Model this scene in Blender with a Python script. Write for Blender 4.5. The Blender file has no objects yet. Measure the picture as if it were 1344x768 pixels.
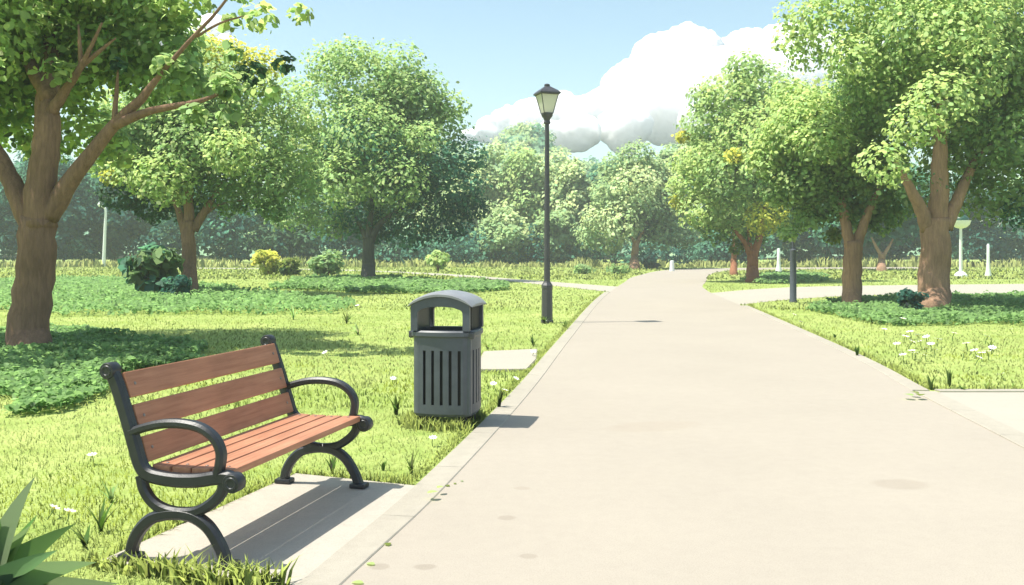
import bpy, bmesh, math, random
import numpy as np
from mathutils import Vector, Matrix

random.seed(7)
rng = np.random.default_rng(11)
scene = bpy.context.scene
COL = scene.collection
PI = math.pi
R = math.radians

# ------------------------------------------------------------------ survey helpers
F_PX, CX, HZ, CAM_H = 1242.0, 672.0, 330.0, 1.5      # focal length, image centre, horizon row, eye height


def at(px, py, z=0.0):
    """Survey: point of a horizontal plane at height z seen at a photo position."""
    d = F_PX * (CAM_H - z) / (py - HZ)
    return Vector(((px - CX) / F_PX * d, d, z))


def far(px, py, d):
    """Survey: point at a known distance d."""
    return Vector(((px - CX) / F_PX * d, d, CAM_H + (HZ - py) / F_PX * d))


def lin(r, g, b, k=1.0):
    out = []
    for c in (r, g, b):
        c /= 255.0
        c = c / 12.92 if c <= 0.04045 else ((c + 0.055) / 1.055) ** 2.4
        out.append(c * k)
    return tuple(out)


# ------------------------------------------------------------------ tagging
def tag(o, label=None, cat=None, group=None, kind=None):
    if label: o['label'] = label
    if cat: o['category'] = cat
    if group: o['group'] = group
    if kind: o['kind'] = kind
    return o


def empty(name, loc, rz=0.0):
    o = bpy.data.objects.new(name, None)
    COL.objects.link(o)
    o.location = loc
    o.rotation_euler = (0, 0, rz)
    o.empty_display_size = 0.2
    return o


def copy_tree(o, parent=None):
    c = o.copy()
    COL.objects.link(c)
    c.parent = parent
    for ch in list(o.children):
        copy_tree(ch, c)
    return c


def link_mesh(name, me, mat=None, parent=None, smooth=False):
    o = bpy.data.objects.new(name, me)
    COL.objects.link(o)
    if mat is not None:
        me.materials.append(mat)
    if parent is not None:
        o.parent = parent
    if smooth and len(me.polygons):
        me.polygons.foreach_set('use_smooth', [True] * len(me.polygons))
    return o


def from_bm(name, bm, mat=None, parent=None, smooth=False):
    bmesh.ops.recalc_face_normals(bm, faces=bm.faces[:])
    me = bpy.data.meshes.new(name)
    bm.to_mesh(me)
    bm.free()
    return link_mesh(name, me, mat, parent, smooth)


def auto_smooth(o, ang=35):
    me = o.data
    me.polygons.foreach_set('use_smooth', [True] * len(me.polygons))
    bm = bmesh.new(); bm.from_mesh(me)
    for e in bm.edges:
        if len(e.link_faces) == 2 and e.calc_face_angle(0) > R(ang):
            e.smooth = False
    bm.to_mesh(me); bm.free()


# ------------------------------------------------------------------ materials
def new_mat(name):
    m = bpy.data.materials.new(name)
    m.use_nodes = True
    nt = m.node_tree
    b = nt.nodes['Principled BSDF']
    return m, nt, b


def noise(nt, scale, detail=4.0, rough=0.55, vec=None):
    n = nt.nodes.new('ShaderNodeTexNoise')
    n.inputs['Scale'].default_value = scale
    n.inputs['Detail'].default_value = detail
    n.inputs['Roughness'].default_value = rough
    if vec is not None:
        nt.links.new(vec, n.inputs['Vector'])
    return n


def ramp(nt, fac, stops):
    r = nt.nodes.new('ShaderNodeValToRGB')
    cr = r.color_ramp
    while len(cr.elements) < len(stops):
        cr.elements.new(0.5)
    for e, (p, c) in zip(cr.elements, stops):
        e.position = p
        e.color = (*c, 1)
    nt.links.new(fac, r.inputs[0])
    return r


def mixc(nt, fac, a, b, mode='MIX'):
    m = nt.nodes.new('ShaderNodeMix')
    m.data_type = 'RGBA'
    m.blend_type = mode
    for sock, v in ((m.inputs[0], fac), (m.inputs[6], a), (m.inputs[7], b)):
        if hasattr(v, 'is_output'):
            nt.links.new(v, sock)
        elif isinstance(v, (int, float)):
            sock.default_value = v
        else:
            sock.default_value = (*v, 1)
    return m.outputs[2]


def bump(nt, b, height, strength=0.3, dist=0.01):
    n = nt.nodes.new('ShaderNodeBump')
    n.inputs['Strength'].default_value = strength
    n.inputs['Distance'].default_value = dist
    nt.links.new(height, n.inputs['Height'])
    nt.links.new(n.outputs[0], b.inputs['Normal'])


def world_pos(nt):
    g = nt.nodes.new('ShaderNodeNewGeometry')
    return g.outputs['Position']


def simple_mat(name, base, rough=0.6, metal=0.0, var=0.12, scale=12.0, bumps=0.0, spec=0.4):
    m, nt, b = new_mat(name)
    tc = nt.nodes.new('ShaderNodeTexCoord')
    n = noise(nt, scale, 5.0, 0.6, tc.outputs['Object'])
    lo = tuple(c * (1 - var) for c in base)
    hi = tuple(min(1, c * (1 + var)) for c in base)
    r = ramp(nt, n.outputs[0], [(0.3, lo), (0.7, hi)])
    nt.links.new(r.outputs[0], b.inputs['Base Color'])
    b.inputs['Roughness'].default_value = rough
    b.inputs['Metallic'].default_value = metal
    b.inputs['Specular IOR Level'].default_value = spec
    if bumps:
        n2 = noise(nt, scale * 6, 4.0, 0.6, tc.outputs['Object'])
        bump(nt, b, n2.outputs[0], bumps, 0.004)
    return m


def soft_normal(nt, b, up):
    """many small surfaces scatter like one soft surface: lean the shading normal towards the sky"""
    g = nt.nodes.new('ShaderNodeNewGeometry')
    s1 = nt.nodes.new('ShaderNodeVectorMath'); s1.operation = 'SCALE'; s1.inputs['Scale'].default_value = 1 - up
    nt.links.new(g.outputs['Normal'], s1.inputs[0])
    ad = nt.nodes.new('ShaderNodeVectorMath'); ad.operation = 'ADD'; ad.inputs[1].default_value = (0, 0, up)
    nt.links.new(s1.outputs[0], ad.inputs[0])
    nm = nt.nodes.new('ShaderNodeVectorMath'); nm.operation = 'NORMALIZE'
    nt.links.new(ad.outputs[0], nm.inputs[0])
    nt.links.new(nm.outputs[0], b.inputs['Normal'])


def leaf_mat(name, trans=0.35, rough=0.55, spec=0.25, up=0.5):
    """foliage whose leaf colour is stored per leaf in the attribute Col"""
    m, nt, b = new_mat(name)
    a = nt.nodes.new('ShaderNodeAttribute')
    a.attribute_name = 'Col'
    nt.links.new(a.outputs['Color'], b.inputs['Base Color'])
    b.inputs['Roughness'].default_value = rough
    b.inputs['Specular IOR Level'].default_value = spec
    t = nt.nodes.new('ShaderNodeBsdfTranslucent')
    tint = mixc(nt, 1.0, a.outputs['Color'], (1.0, 1.12, 0.85), 'MULTIPLY')
    nt.links.new(tint, t.inputs['Color'])
    soft_normal(nt, b, up)
    mx = nt.nodes.new('ShaderNodeMixShader')
    mx.inputs[0].default_value = trans
    nt.links.new(b.outputs[0], mx.inputs[1])
    nt.links.new(t.outputs[0], mx.inputs[2])
    nt.links.new(mx.outputs[0], nt.nodes['Material Output'].inputs['Surface'])
    return m


def concrete_mat(name, base, stains=(), var=0.06, speck=0.10):
    m, nt, b = new_mat(name)
    pos = world_pos(nt)
    n1 = noise(nt, 0.55, 5.0, 0.6, pos)
    n2 = noise(nt, 9.0, 6.0, 0.7, pos)
    n3 = noise(nt, 140.0, 2.0, 0.5, pos)
    c1 = ramp(nt, n1.outputs[0], [(0.3, tuple(c * (1 - var) for c in base)), (0.7, tuple(c * (1 + var) for c in base))]).outputs[0]
    c2 = ramp(nt, n2.outputs[0], [(0.32, (1 - var * 1.3,) * 3), (0.6, (1.0,) * 3)]).outputs[0]
    c3 = ramp(nt, n3.outputs[0], [(0.3, (1 - speck * 1.6, 1 - speck * 1.7, 1 - speck * 1.8)), (0.5, (1.0,) * 3), (0.75, (1 + speck * .6,) * 3)]).outputs[0]
    c = mixc(nt, 1.0, c1, c2, 'MULTIPLY')
    c = mixc(nt, 1.0, c, c3, 'MULTIPLY')
    for (x, y, rx, ry, rot, k) in stains:
        mp = nt.nodes.new('ShaderNodeMapping')
        mp.vector_type = 'TEXTURE'
        mp.inputs['Location'].default_value = (x, y, 0)
        mp.inputs['Rotation'].default_value = (0, 0, rot)
        mp.inputs['Scale'].default_value = (rx, ry, 1000)
        nd = noise(nt, 6.0, 2.0, 0.5, pos)
        add = nt.nodes.new('ShaderNodeVectorMath'); add.operation = 'SCALE'
        add.inputs['Scale'].default_value = 0.05
        nt.links.new(nd.outputs['Color'], add.inputs[0])
        ad2 = nt.nodes.new('ShaderNodeVectorMath'); ad2.operation = 'ADD'
        nt.links.new(pos, ad2.inputs[0]); nt.links.new(add.outputs[0], ad2.inputs[1])
        nt.links.new(ad2.outputs[0], mp.inputs['Vector'])
        ln = nt.nodes.new('ShaderNodeVectorMath'); ln.operation = 'LENGTH'
        nt.links.new(mp.outputs[0], ln.inputs[0])
        rr = ramp(nt, ln.outputs['Value'], [(0.7, (k, k * .985, k * .97)), (1.0, (1, 1, 1))]).outputs[0]
        c = mixc(nt, 1.0, c, rr, 'MULTIPLY')
    nt.links.new(c, b.inputs['Base Color'])
    b.inputs['Roughness'].default_value = 0.9
    b.inputs['Specular IOR Level'].default_value = 0.2
    bump(nt, b, n3.outputs[0], 0.25, 0.003)
    return m


M = {}
M['leaf'] = leaf_mat('foliage', 0.52, up=.68)
M['far_leaf'] = leaf_mat('distant foliage', 0.36, 0.8, 0.1, .68)
M['grass'] = leaf_mat('grass blades', 0.22, 0.8, 0.08, .92)
M['iron'] = simple_mat('black cast iron', (0.022, 0.024, 0.028), 0.42, 0.0, 0.25, 14, 0.25, 0.5)
M['bin'] = simple_mat('dark grey painted steel', (0.072, 0.082, 0.100), 0.45, 0.0, 0.14, 9, 0.12, 0.5)
M['bin_roof'] = simple_mat('grey painted steel lid', (0.25, 0.255, 0.265), 0.42, 0.0, 0.12, 9, 0.12, 0.5)
M['black'] = simple_mat('black plastic liner', (0.006, 0.006, 0.007), 0.6)
M['lamp'] = simple_mat('dark grey lamp paint', (0.055, 0.055, 0.062), 0.45, 0.0, 0.15, 10, 0.1, 0.5)
M['slate'] = simple_mat('slate grey pole paint', (0.075, 0.086, 0.105), 0.5, 0.0, 0.12, 8)
M['white'] = simple_mat('white painted metal', (0.78, 0.80, 0.78), 0.5, 0.0, 0.05, 8)
M['dome'] = simple_mat('dark green enamel', (0.02, 0.08, 0.05), 0.4)
M['petal'] = simple_mat('white petals', (0.85, 0.85, 0.80), 0.7, 0, 0.03)
M['bolt'] = simple_mat('steel bolt heads', (0.30, 0.25, 0.22), 0.4, 0.6)

# frosted lantern glass
m, nt, b = new_mat('lantern glass')
b.inputs['Base Color'].default_value = (0.92, 0.90, 0.80, 1)
b.inputs['Roughness'].default_value = 0.25
t = nt.nodes.new('ShaderNodeBsdfTranslucent'); t.inputs['Color'].default_value = (0.95, 0.93, 0.82, 1)
mx = nt.nodes.new('ShaderNodeMixShader'); mx.inputs[0].default_value = 0.55
nt.links.new(b.outputs[0], mx.inputs[1]); nt.links.new(t.outputs[0], mx.inputs[2])
nt.links.new(mx.outputs[0], nt.nodes['Material Output'].inputs['Surface'])
M['glass'] = m


def wood_mat():
    m, nt, b = new_mat('stained hardwood slats')
    tc = nt.nodes.new('ShaderNodeTexCoord')
    oi = nt.nodes.new('ShaderNodeObjectInfo')
    mp = nt.nodes.new('ShaderNodeMapping')
    mp.inputs['Scale'].default_value = (22, 1.3, 22)
    nt.links.new(tc.outputs['Object'], mp.inputs['Vector'])
    off = nt.nodes.new('ShaderNodeVectorMath'); off.operation = 'ADD'
    nt.links.new(mp.outputs[0], off.inputs[0])
    sc = nt.nodes.new('ShaderNodeVectorMath'); sc.operation = 'SCALE'
    sc.inputs[0].default_value = (13, 7, 5)
    nt.links.new(oi.outputs['Random'], sc.inputs['Scale'])
    nt.links.new(sc.outputs[0], off.inputs[1])
    n = noise(nt, 2.2, 6.0, 0.65, off.outputs[0])
    n2 = noise(nt, 3.0, 3.0, 0.5, tc.outputs['Object'])
    c1 = ramp(nt, n.outputs[0], [(0.25, (0.34, 0.145, 0.080)), (0.5, (0.45, 0.205, 0.118)), (0.75, (0.53, 0.26, 0.155))]).outputs[0]
    c2 = ramp(nt, n2.outputs[0], [(0.3, (0.86,) * 3), (0.7, (1.1,) * 3)]).outputs[0]
    nt.links.new(mixc(nt, 1.0, c1, c2, 'MULTIPLY'), b.inputs['Base Color'])
    b.inputs['Roughness'].default_value = 0.55
    b.inputs['Specular IOR Level'].default_value = 0.3
    bump(nt, b, n.outputs[0], 0.25, 0.003)
    return m


M['wood'] = wood_mat()


def bark_mat(name, base):
    m, nt, b = new_mat(name)
    tc = nt.nodes.new('ShaderNodeTexCoord')
    mp = nt.nodes.new('ShaderNodeMapping')
    mp.inputs['Scale'].default_value = (9, 9, 1.6)
    nt.links.new(tc.outputs['Object'], mp.inputs['Vector'])
    n = noise(nt, 1.6, 7.0, 0.7, mp.outputs[0])
    n2 = noise(nt, 1.1, 3.0, 0.5, tc.outputs['Object'])
    c1 = ramp(nt, n.outputs[0], [(0.3, tuple(c * 0.7 for c in base)), (0.52, base), (0.72, tuple(c * 1.3 for c in base))]).outputs[0]
    c2 = ramp(nt, n2.outputs[0], [(0.35, (0.85, 0.82, 0.8)), (0.65, (1.15, 1.1, 1.05))]).outputs[0]
    nt.links.new(mixc(nt, 1.0, c1, c2, 'MULTIPLY'), b.inputs['Base Color'])
    b.inputs['Roughness'].default_value = 0.9
    b.inputs['Specular IOR Level'].default_value = 0.15
    vo = nt.nodes.new('ShaderNodeTexVoronoi'); vo.feature = 'DISTANCE_TO_EDGE'; vo.inputs['Scale'].default_value = 1.5
    ns = nt.nodes.new('ShaderNodeVectorMath'); ns.operation = 'ADD'
    nt.links.new(mp.outputs[0], ns.inputs[0]); nt.links.new(n.outputs['Color'], ns.inputs[1]); nt.links.new(ns.outputs[0], vo.inputs['Vector'])
    hr = ramp(nt, vo.outputs['Distance'], [(0.0, (0, 0, 0)), (0.16, (1, 1, 1))]).outputs[0]
    hm = mixc(nt, 0.5, hr, n.outputs[0])
    bump(nt, b, hm, 0.55, 0.025)
    return m


M['bark'] = bark_mat('brown bark', (0.24, 0.15, 0.105))
M['bark_pale'] = bark_mat('pale tan bark', (0.34, 0.215, 0.145))
M['bark_red'] = bark_mat('reddish bark', (0.27, 0.125, 0.07))
M['bark_grey'] = bark_mat('grey bark', (0.10, 0.098, 0.095))


# ------------------------------------------------------------------ geometry helpers
def catmull(pts, n=8, closed=False):
    pts = [Vector(p) for p in pts]
    if len(pts) < 3:
        return [pts[0].lerp(pts[-1], i / n) for i in range(n + 1)]
    out = []
    N = len(pts)
    for i in range(N - 1):
        p0 = pts[i - 1] if i > 0 else pts[0] * 2 - pts[1]
        p1, p2 = pts[i], pts[i + 1]
        p3 = pts[i + 2] if i + 2 < N else pts[-1] * 2 - pts[-2]
        for k in range(n):
            t = k / n
            out.append(0.5 * ((2 * p1) + (-p0 + p2) * t + (2 * p0 - 5 * p1 + 4 * p2 - p3) * t * t + (-p0 + 3 * p1 - 3 * p2 + p3) * t ** 3))
    out.append(pts[-1])
    return out


def tube(bm, pts, radii, n=10, cap=True, wob=0.0):
    """swept round limb through pts; radii per point"""
    rings = []
    up = Vector((0.13, 0.07, 1)).normalized()
    prev = None
    for i, p in enumerate(pts):
        p = Vector(p)
        if i == 0: t = Vector(pts[1]) - p
        elif i == len(pts) - 1: t = p - Vector(pts[i - 1])
        else: t = Vector(pts[i + 1]) - Vector(pts[i - 1])
        t.normalize()
        if prev is None:
            a = t.cross(Vector((1, 0.2, 0.1)))
            if a.length < 1e-3: a = t.cross(Vector((0, 1, 0)))
            a.normalize()
        else:
            a = (prev - t * prev.dot(t)).normalized()
        prev = a
        b_ = t.cross(a)
        ring = []
        for k in range(n):
            an = 2 * PI * k / n
            r = radii[i] * (1 + (wob * math.sin(k * 2.3 + i * 0.35) if wob else 0))
            ring.append(bm.verts.new(p + (a * math.cos(an) + b_ * math.sin(an)) * r))
        rings.append(ring)
    for i in range(len(rings) - 1):
        for k in range(n):
            bm.faces.new((rings[i][k], rings[i][(k + 1) % n], rings[i + 1][(k + 1) % n], rings[i + 1][k]))
    if cap:
        bm.faces.new(rings[0][::-1])
        bm.faces.new(rings[-1])


def box(bm, c, s, rot=None, bev=0.0):
    b2 = bmesh.new()
    bmesh.ops.create_cube(b2, size=1.0)
    bmesh.ops.scale(b2, vec=Vector(s), verts=b2.verts)
    if bev:
        bmesh.ops.bevel(b2, geom=b2.edges[:], offset=bev, segments=2, affect='EDGES', profile=0.6)
    if rot is not None:
        bmesh.ops.rotate(b2, verts=b2.verts, matrix=rot, cent=(0, 0, 0))
    bmesh.ops.translate(b2, vec=Vector(c), verts=b2.verts)
    me = bpy.data.meshes.new('tmp'); b2.to_mesh(me); b2.free()
    bm.from_mesh(me); bpy.data.meshes.remove(me)


def lathe(bm, prof, n=24, c=(0, 0, 0), caps=True, rot0=0.0):
    c = Vector(c)
    rings = []
    for (r, z) in prof:
        rings.append([bm.verts.new(c + Vector((r * math.cos(rot0 + 2 * PI * k / n), r * math.sin(rot0 + 2 * PI * k / n), z))) for k in range(n)])
    for i in range(len(rings) - 1):
        for k in range(n):
            bm.faces.new((rings[i][k], rings[i][(k + 1) % n], rings[i + 1][(k + 1) % n], rings[i + 1][k]))
    if caps:
        bm.faces.new(rings[0][::-1]); bm.faces.new(rings[-1])


def flat_bar(bm, pts, w, T, y, ws=None, bev=0.012):
    """bar of width w (in the u-z plane) and thickness T (along y) swept along 2-D points (u, z)"""
    P = [Vector((p[0], 0, p[1])) for p in pts]
    rings = []
    for i, p in enumerate(P):
        t = (P[min(i + 1, len(P) - 1)] - P[max(i - 1, 0)]).normalized()
        nrm = Vector((-t.z, 0, t.x))
        ww = (ws[i] if ws else w) / 2
        h = T / 2
        b = min(bev, ww * 0.6)
        prof = [(-ww + b, -h), (ww - b, -h), (ww, -h + b), (ww, h - b), (ww - b, h), (-ww + b, h), (-ww, h - b), (-ww, -h + b)]
        rings.append([bm.verts.new(p + nrm * a + Vector((0, y + q, 0))) for a, q in prof])
    n = 8
    for i in range(len(rings) - 1):
        for k in range(n):
            bm.faces.new((rings[i][k], rings[i][(k + 1) % n], rings[i + 1][(k + 1) % n], rings[i + 1][k]))
    bm.faces.new(rings[0][::-1]); bm.faces.new(rings[-1])


def poly_sheet(name, pts, z, mat, h=0.0, bev=0.0):
    """flat polygon (x, y); with h a slab whose top is z and whose foot is z - h"""
    bm = bmesh.new()
    vs = [bm.verts.new((p[0], p[1], z)) for p in pts]
    f = bm.faces.new(vs)
    if f.normal.z < 0: f.normal_flip()
    if h:
        r = bmesh.ops.extrude_face_region(bm, geom=[f])
        bmesh.ops.translate(bm, vec=(0, 0, -h), verts=[v for v in r['geom'] if isinstance(v, bmesh.types.BMVert)])
        if bev:
            es = [e for e in bm.edges if all(abs(v.co.z - z) < 1e-5 for v in e.verts)]
            bmesh.ops.bevel(bm, geom=es, offset=bev, segments=2, affect='EDGES')
    return from_bm(name, bm, mat)


def fast_mesh(name, V, tmpl_faces, nv, cols, mat, parent=None, smooth=False):
    """V: (N*nv, 3) vertices of N copies of one template; cols: (N, 3)"""
    N = len(V) // nv
    me = bpy.data.meshes.new(name)
    me.vertices.add(len(V))
    me.vertices.foreach_set('co', V.astype(np.float32).ravel())
    loops, starts = [], []
    s = 0
    flat = []
    for f in tmpl_faces:
        starts.append(s); s += len(f); flat += list(f)
    flat = np.array(flat)
    L = (flat[None, :] + (np.arange(N) * nv)[:, None]).ravel()
    S = (np.array(starts)[None, :] + (np.arange(N) * s)[:, None]).ravel()
    me.loops.add(len(L))
    me.loops.foreach_set('vertex_index', L.astype(np.int32))
    me.polygons.add(len(S))
    me.polygons.foreach_set('loop_start', S.astype(np.int32))
    me.update(calc_edges=True)
    a = me.attributes.new('Col', 'FLOAT_COLOR', 'POINT')
    c4 = np.ones((N * nv, 4), np.float32)
    c4[:, :3] = np.repeat(cols, nv, axis=0)
    a.data.foreach_set('color', c4.ravel())
    return link_mesh(name, me, mat, parent, smooth)


def nrmz(a):
    return a / np.maximum(np.linalg.norm(a, axis=1, keepdims=True), 1e-9)


LEAF = np.array([(0, 0, 0), (0.30, 0.28, 0.07), (0.31, 0.62, 0.07), (0, 1.0, -0.05), (-0.31, 0.62, 0.07), (-0.30, 0.28, 0.07)])
LEAF_F = [(0, 1, 2, 3, 4, 5)]


def leaves(centers, normals, sizes, cols, tmpl=LEAF, droop=0.35):
    N = len(centers)
    n = nrmz(normals)
    t = rng.normal(size=(N, 3)); t[:, 2] -= droop
    t = nrmz(t - n * np.sum(t * n, axis=1, keepdims=True))
    s = np.cross(n, t)
    V = (centers[:, None, :]
         + sizes[:, None, None] * (tmpl[None, :, 0, None] * s[:, None, :] + (tmpl[None, :, 1, None] - 0.5) * t[:, None, :] + tmpl[None, :, 2, None] * n[:, None, :]))
    return V.reshape(-1, 3)


def clump_leaves(clumps, total, size, squash=0.8, stray=0.05, jitter=0.16):
    """clumps: list of (x, y, z, r, colour). Leaves spread through each clump, most near its surface."""
    w = np.array([c[3] ** 2 for c in clumps]); w = w / w.sum()
    C, Nn, S, K = [], [], [], []
    for c, ww in zip(clumps, w):
        n = max(12, int(total * ww))
        d = nrmz(rng.normal(size=(n, 3)))
        f1, f2 = rng.uniform(2.2, 4.2, 2)
        ph = rng.uniform(0, 6.28, 3)
        lump = 1 + 0.16 * np.sin(f1 * 1.7 * d[:, 0] * 2 + ph[0]) * np.sin(f2 * 1.5 * d[:, 2] * 2 + ph[1]) + 0.10 * np.sin(9 * d[:, 1] + ph[2]) * np.sin(8 * d[:, 0] + ph[0])
        rad = (0.38 + 0.62 * rng.random(n) ** 0.45) * lump
        st = rng.random(n) < stray
        rad[st] *= rng.uniform(1.02, 1.28, st.sum())
        p = d * rad[:, None] * c[3]
        p[:, 2] *= squash
        C.append(p + np.array(c[:3])[None, :])
        Nn.append(d * 0.75 + np.array([-0.1, 0, 0.55])[None, :] + rng.normal(size=(n, 3)) * 0.42)
        S.append(size * rng.uniform(0.5, 1.35, n))
        col = np.array(c[4])[None, :] * (1 + rng.normal(size=(n, 1)) * jitter)
        hue = rng.normal(size=n) * 0.07
        col = col * np.stack([1 + hue, np.ones(n), 1 - hue * 0.6], axis=1)
        K.append(np.clip(col, 0.004, 0.9))
    C = np.concatenate(C); Nn = np.concatenate(Nn); S = np.concatenate(S); K = np.concatenate(K)
    return C, Nn, S, K


def crown_mesh(name, clumps, total, size, mat, parent, squash=0.8, stray=0.05, jitter=0.16):
    if parent is not None: total = int(total * .78)
    C, Nn, S, K = clump_leaves(clumps, total, size, squash, stray, jitter)
    if parent is not None:
        C = C - np.array(parent.location)[None, :]
    return fast_mesh(name, leaves(C, Nn, S, K), LEAF_F, 6, K, mat, parent)


# ------------------------------------------------------------------ foliage colours (leaf tones, some also carrying crown shade or distance haze)
G = {
    'lime':  (0.55, 0.68, 0.265),
    'light': (0.45, 0.60, 0.240),
    'mid':   (0.310, 0.460, 0.180),
    'deep':  (0.210, 0.330, 0.130),
    'dark':  (0.085, 0.170, 0.085),
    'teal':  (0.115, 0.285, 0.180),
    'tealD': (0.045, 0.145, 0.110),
    'yell':  (0.70, 0.68, 0.13),
    'pale':  (0.58, 0.69, 0.350),  # paleness of the far trees also holds painted distance haze
    'sage':  (0.390, 0.530, 0.250),
    'olive': (0.250, 0.320, 0.070), 'weed': (.11, .175, .035), 'bed': (.270, .430, .165), 'deep2': (.225, .375, .140),  # bed tones darker than the grass, painting tree shade on the lawn
}

# ------------------------------------------------------------------ plan of the paths
def xy(l): return [Vector((a, b_, 0)) for a, b_ in l]

LEFT = catmull(xy([(-2.7, -6), (-1.58, 0), (-.76, 4.25), (-.403, 6.11), (.24, 10.35), (1.02, 16.3), (2.95, 30.5), (5.3, 45), (7.7, 58), (13.2, 77.6), (22, 86), (38, 90)]), 8)
RIGHT = catmull(xy([(2.05, -6), (2.88, 0), (3.877, 7.17), (4.28, 10.07), (4.90, 14.1), (6.16, 24.8), (6.85, 31), (7.5, 36.5), (9.04, 44.4), (15.6, 70), (24, 78), (38, 82)]), 8)


def edge_x(line, y):
    for a, b_ in zip(line, line[1:]):
        if a.y <= y <= b_.y:
            t = (y - a.y) / max(b_.y - a.y, 1e-6)
            return a.x + (b_.x - a.x) * t
    return line[-1].x


def offset_line(line, d):
    out = []
    for i, p in enumerate(line):
        t = (line[min(i + 1, len(line) - 1)] - line[max(i - 1, 0)]).normalized()
        out.append(p + Vector((-t.y, t.x, 0)) * d)
    return out


def sub_line(line, y0, y1):
    pts = [Vector((edge_x(line, y0), y0, 0))] + [p for p in line if y0 + 0.05 < p.y < y1 - 0.05] + [Vector((edge_x(line, y1), y1, 0))]
    return pts


main_poly = [tuple(p.xy) for p in LEFT] + [tuple(p.xy) for p in RIGHT[::-1]]
l_in = [(edge_x(LEFT, y), y) for y in (34.8, 40.0)]
side_left_poly = [tuple(p.xy) for p in catmull(xy([(edge_x(LEFT, 34.9), 34.9), (1.2, 43), (-3.4, 56), (-14, 74), (-34, 86)]), 8)] + \
                 [tuple(p.xy) for p in catmull(xy([(-34, 89.5), (-16, 79.5), (-5.0, 64), (0.6, 50), (edge_x(LEFT, 40.2), 40.2)]), 8)]
side_right_poly = [tuple(p.xy) for p in catmull(xy([(edge_x(RIGHT, 26.3), 26.3), (8.3, 29.0), (11.8, 32.0), (18, 33.4), (34, 36), (60, 44)]), 8)] + \
                  [tuple(p.xy) for p in catmull(xy([(60, 50), (34, 45.4), (22, 43.2), (13.5, 40.6), (9.8, 37.6), (edge_x(RIGHT, 34.0), 34.0)]), 8)]
apron_poly = [tuple((p + Vector((0, 0, 0))).xy) for p in offset_line(sub_line(RIGHT, -6, 10.02), -0.19)] + [(30, 10.1), (30, -6)]
KOUT = offset_line(sub_line(LEFT, -6, 34.8), 0.20)       # outer edge of the left kerb


def kout_x(y): return edge_x(KOUT, y)

PADZ = 0.010
A = at(128, 737, PADZ); Bp = at(388, 621, PADZ)
pad_poly = [(A.x, A.y), (Bp.x, Bp.y), (kout_x(6.02) + 0.025, 6.02), (kout_x(5.4) + 0.025, 5.4), (kout_x(4.8) + 0.025, 4.8), (kout_x(4.22) + 0.025, 4.22), (-1.3, 4.24)]
slab_poly = [(-.47, 11.75), (-.42, 13.9), (.38, 14.25), (kout_x(13.0) - .05, 12.9), (kout_x(11.9) - .06, 11.8)]


def inside(poly, X, Y):
    res = np.zeros(len(X), bool)
    n = len(poly)
    j = n - 1
    for i in range(n):
        xi, yi = poly[i]; xj, yj = poly[j]
        c = ((yi > Y) != (yj > Y)) & (X < (xj - xi) * (Y - yi) / ((yj - yi) if abs(yj - yi) > 1e-9 else 1e-9) + xi)
        res ^= c
        j = i
    return res


# ------------------------------------------------------------------ value noise for the lawn's own patches
_grid = rng.random((128, 128))


def vnoise(X, Y, s):
    x = X / s; y = Y / s
    xi = np.floor(x).astype(int); yi = np.floor(y).astype(int)
    fx = x - xi; fy = y - yi
    fx = fx * fx * (3 - 2 * fx); fy = fy * fy * (3 - 2 * fy)
    g = lambda a, b_: _grid[a % 128, b_ % 128]
    return (g(xi, yi) * (1 - fx) * (1 - fy) + g(xi + 1, yi) * fx * (1 - fy) + g(xi, yi + 1) * (1 - fx) * fy + g(xi + 1, yi + 1) * fx * fy)


# ------------------------------------------------------------------ ground and paths
m, nt, b = new_mat('lawn')
pos = world_pos(nt)
n1 = noise(nt, 0.35, 4, 0.6, pos); n2 = noise(nt, 2.6, 5, 0.65, pos); n3 = noise(nt, 40, 3, 0.6, pos)
c1 = ramp(nt, n1.outputs[0], [(0.34, (0.32, 0.395, 0.115)), (0.5, (0.37, 0.445, 0.14)), (0.66, (0.44, 0.495, 0.17))]).outputs[0]
c2 = ramp(nt, n2.outputs[0], [(0.36, (0.78, 0.86, 0.7)), (0.55, (1.0, 1.0, 1.0)), (0.7, (1.10, 1.07, 1.1))]).outputs[0]
c3 = ramp(nt, n3.outputs[0], [(0.3, (0.8, 0.85, 0.7)), (0.6, (1, 1, 1))]).outputs[0]
nt.links.new(mixc(nt, 1.0, mixc(nt, 1.0, c1, c2, 'MULTIPLY'), c3, 'MULTIPLY'), b.inputs['Base Color'])
b.inputs['Roughness'].default_value = 0.95
b.inputs['Specular IOR Level'].default_value = 0.1
bump(nt, b, n3.outputs[0], 0.6, 0.03)
M['lawn'] = m

bm = bmesh.new()
gx = [-420 + i * 24 for i in range(36)]
gy = [-20 + j * 14 for j in range(32)]
gv = []
for y in gy:
    row = []
    for x in gx:
        row.append(bm.verts.new((x, y, 0.0)))
    gv.append(row)
for j in range(len(gy) - 1):
    for i in range(len(gx) - 1):
        bm.faces.new((gv[j][i], gv[j][i + 1], gv[j + 1][i + 1], gv[j + 1][i]))
tag(from_bm('ground', bm, M['lawn']), 'sunlit yellow green lawn reaching to the far trees', 'lawn', kind='structure')


def stain(px, py, rx, ry, rot=0, k=0.86):
    p = at(px, py)
    return (p.x, p.y, rx, ry, rot, k)


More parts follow.
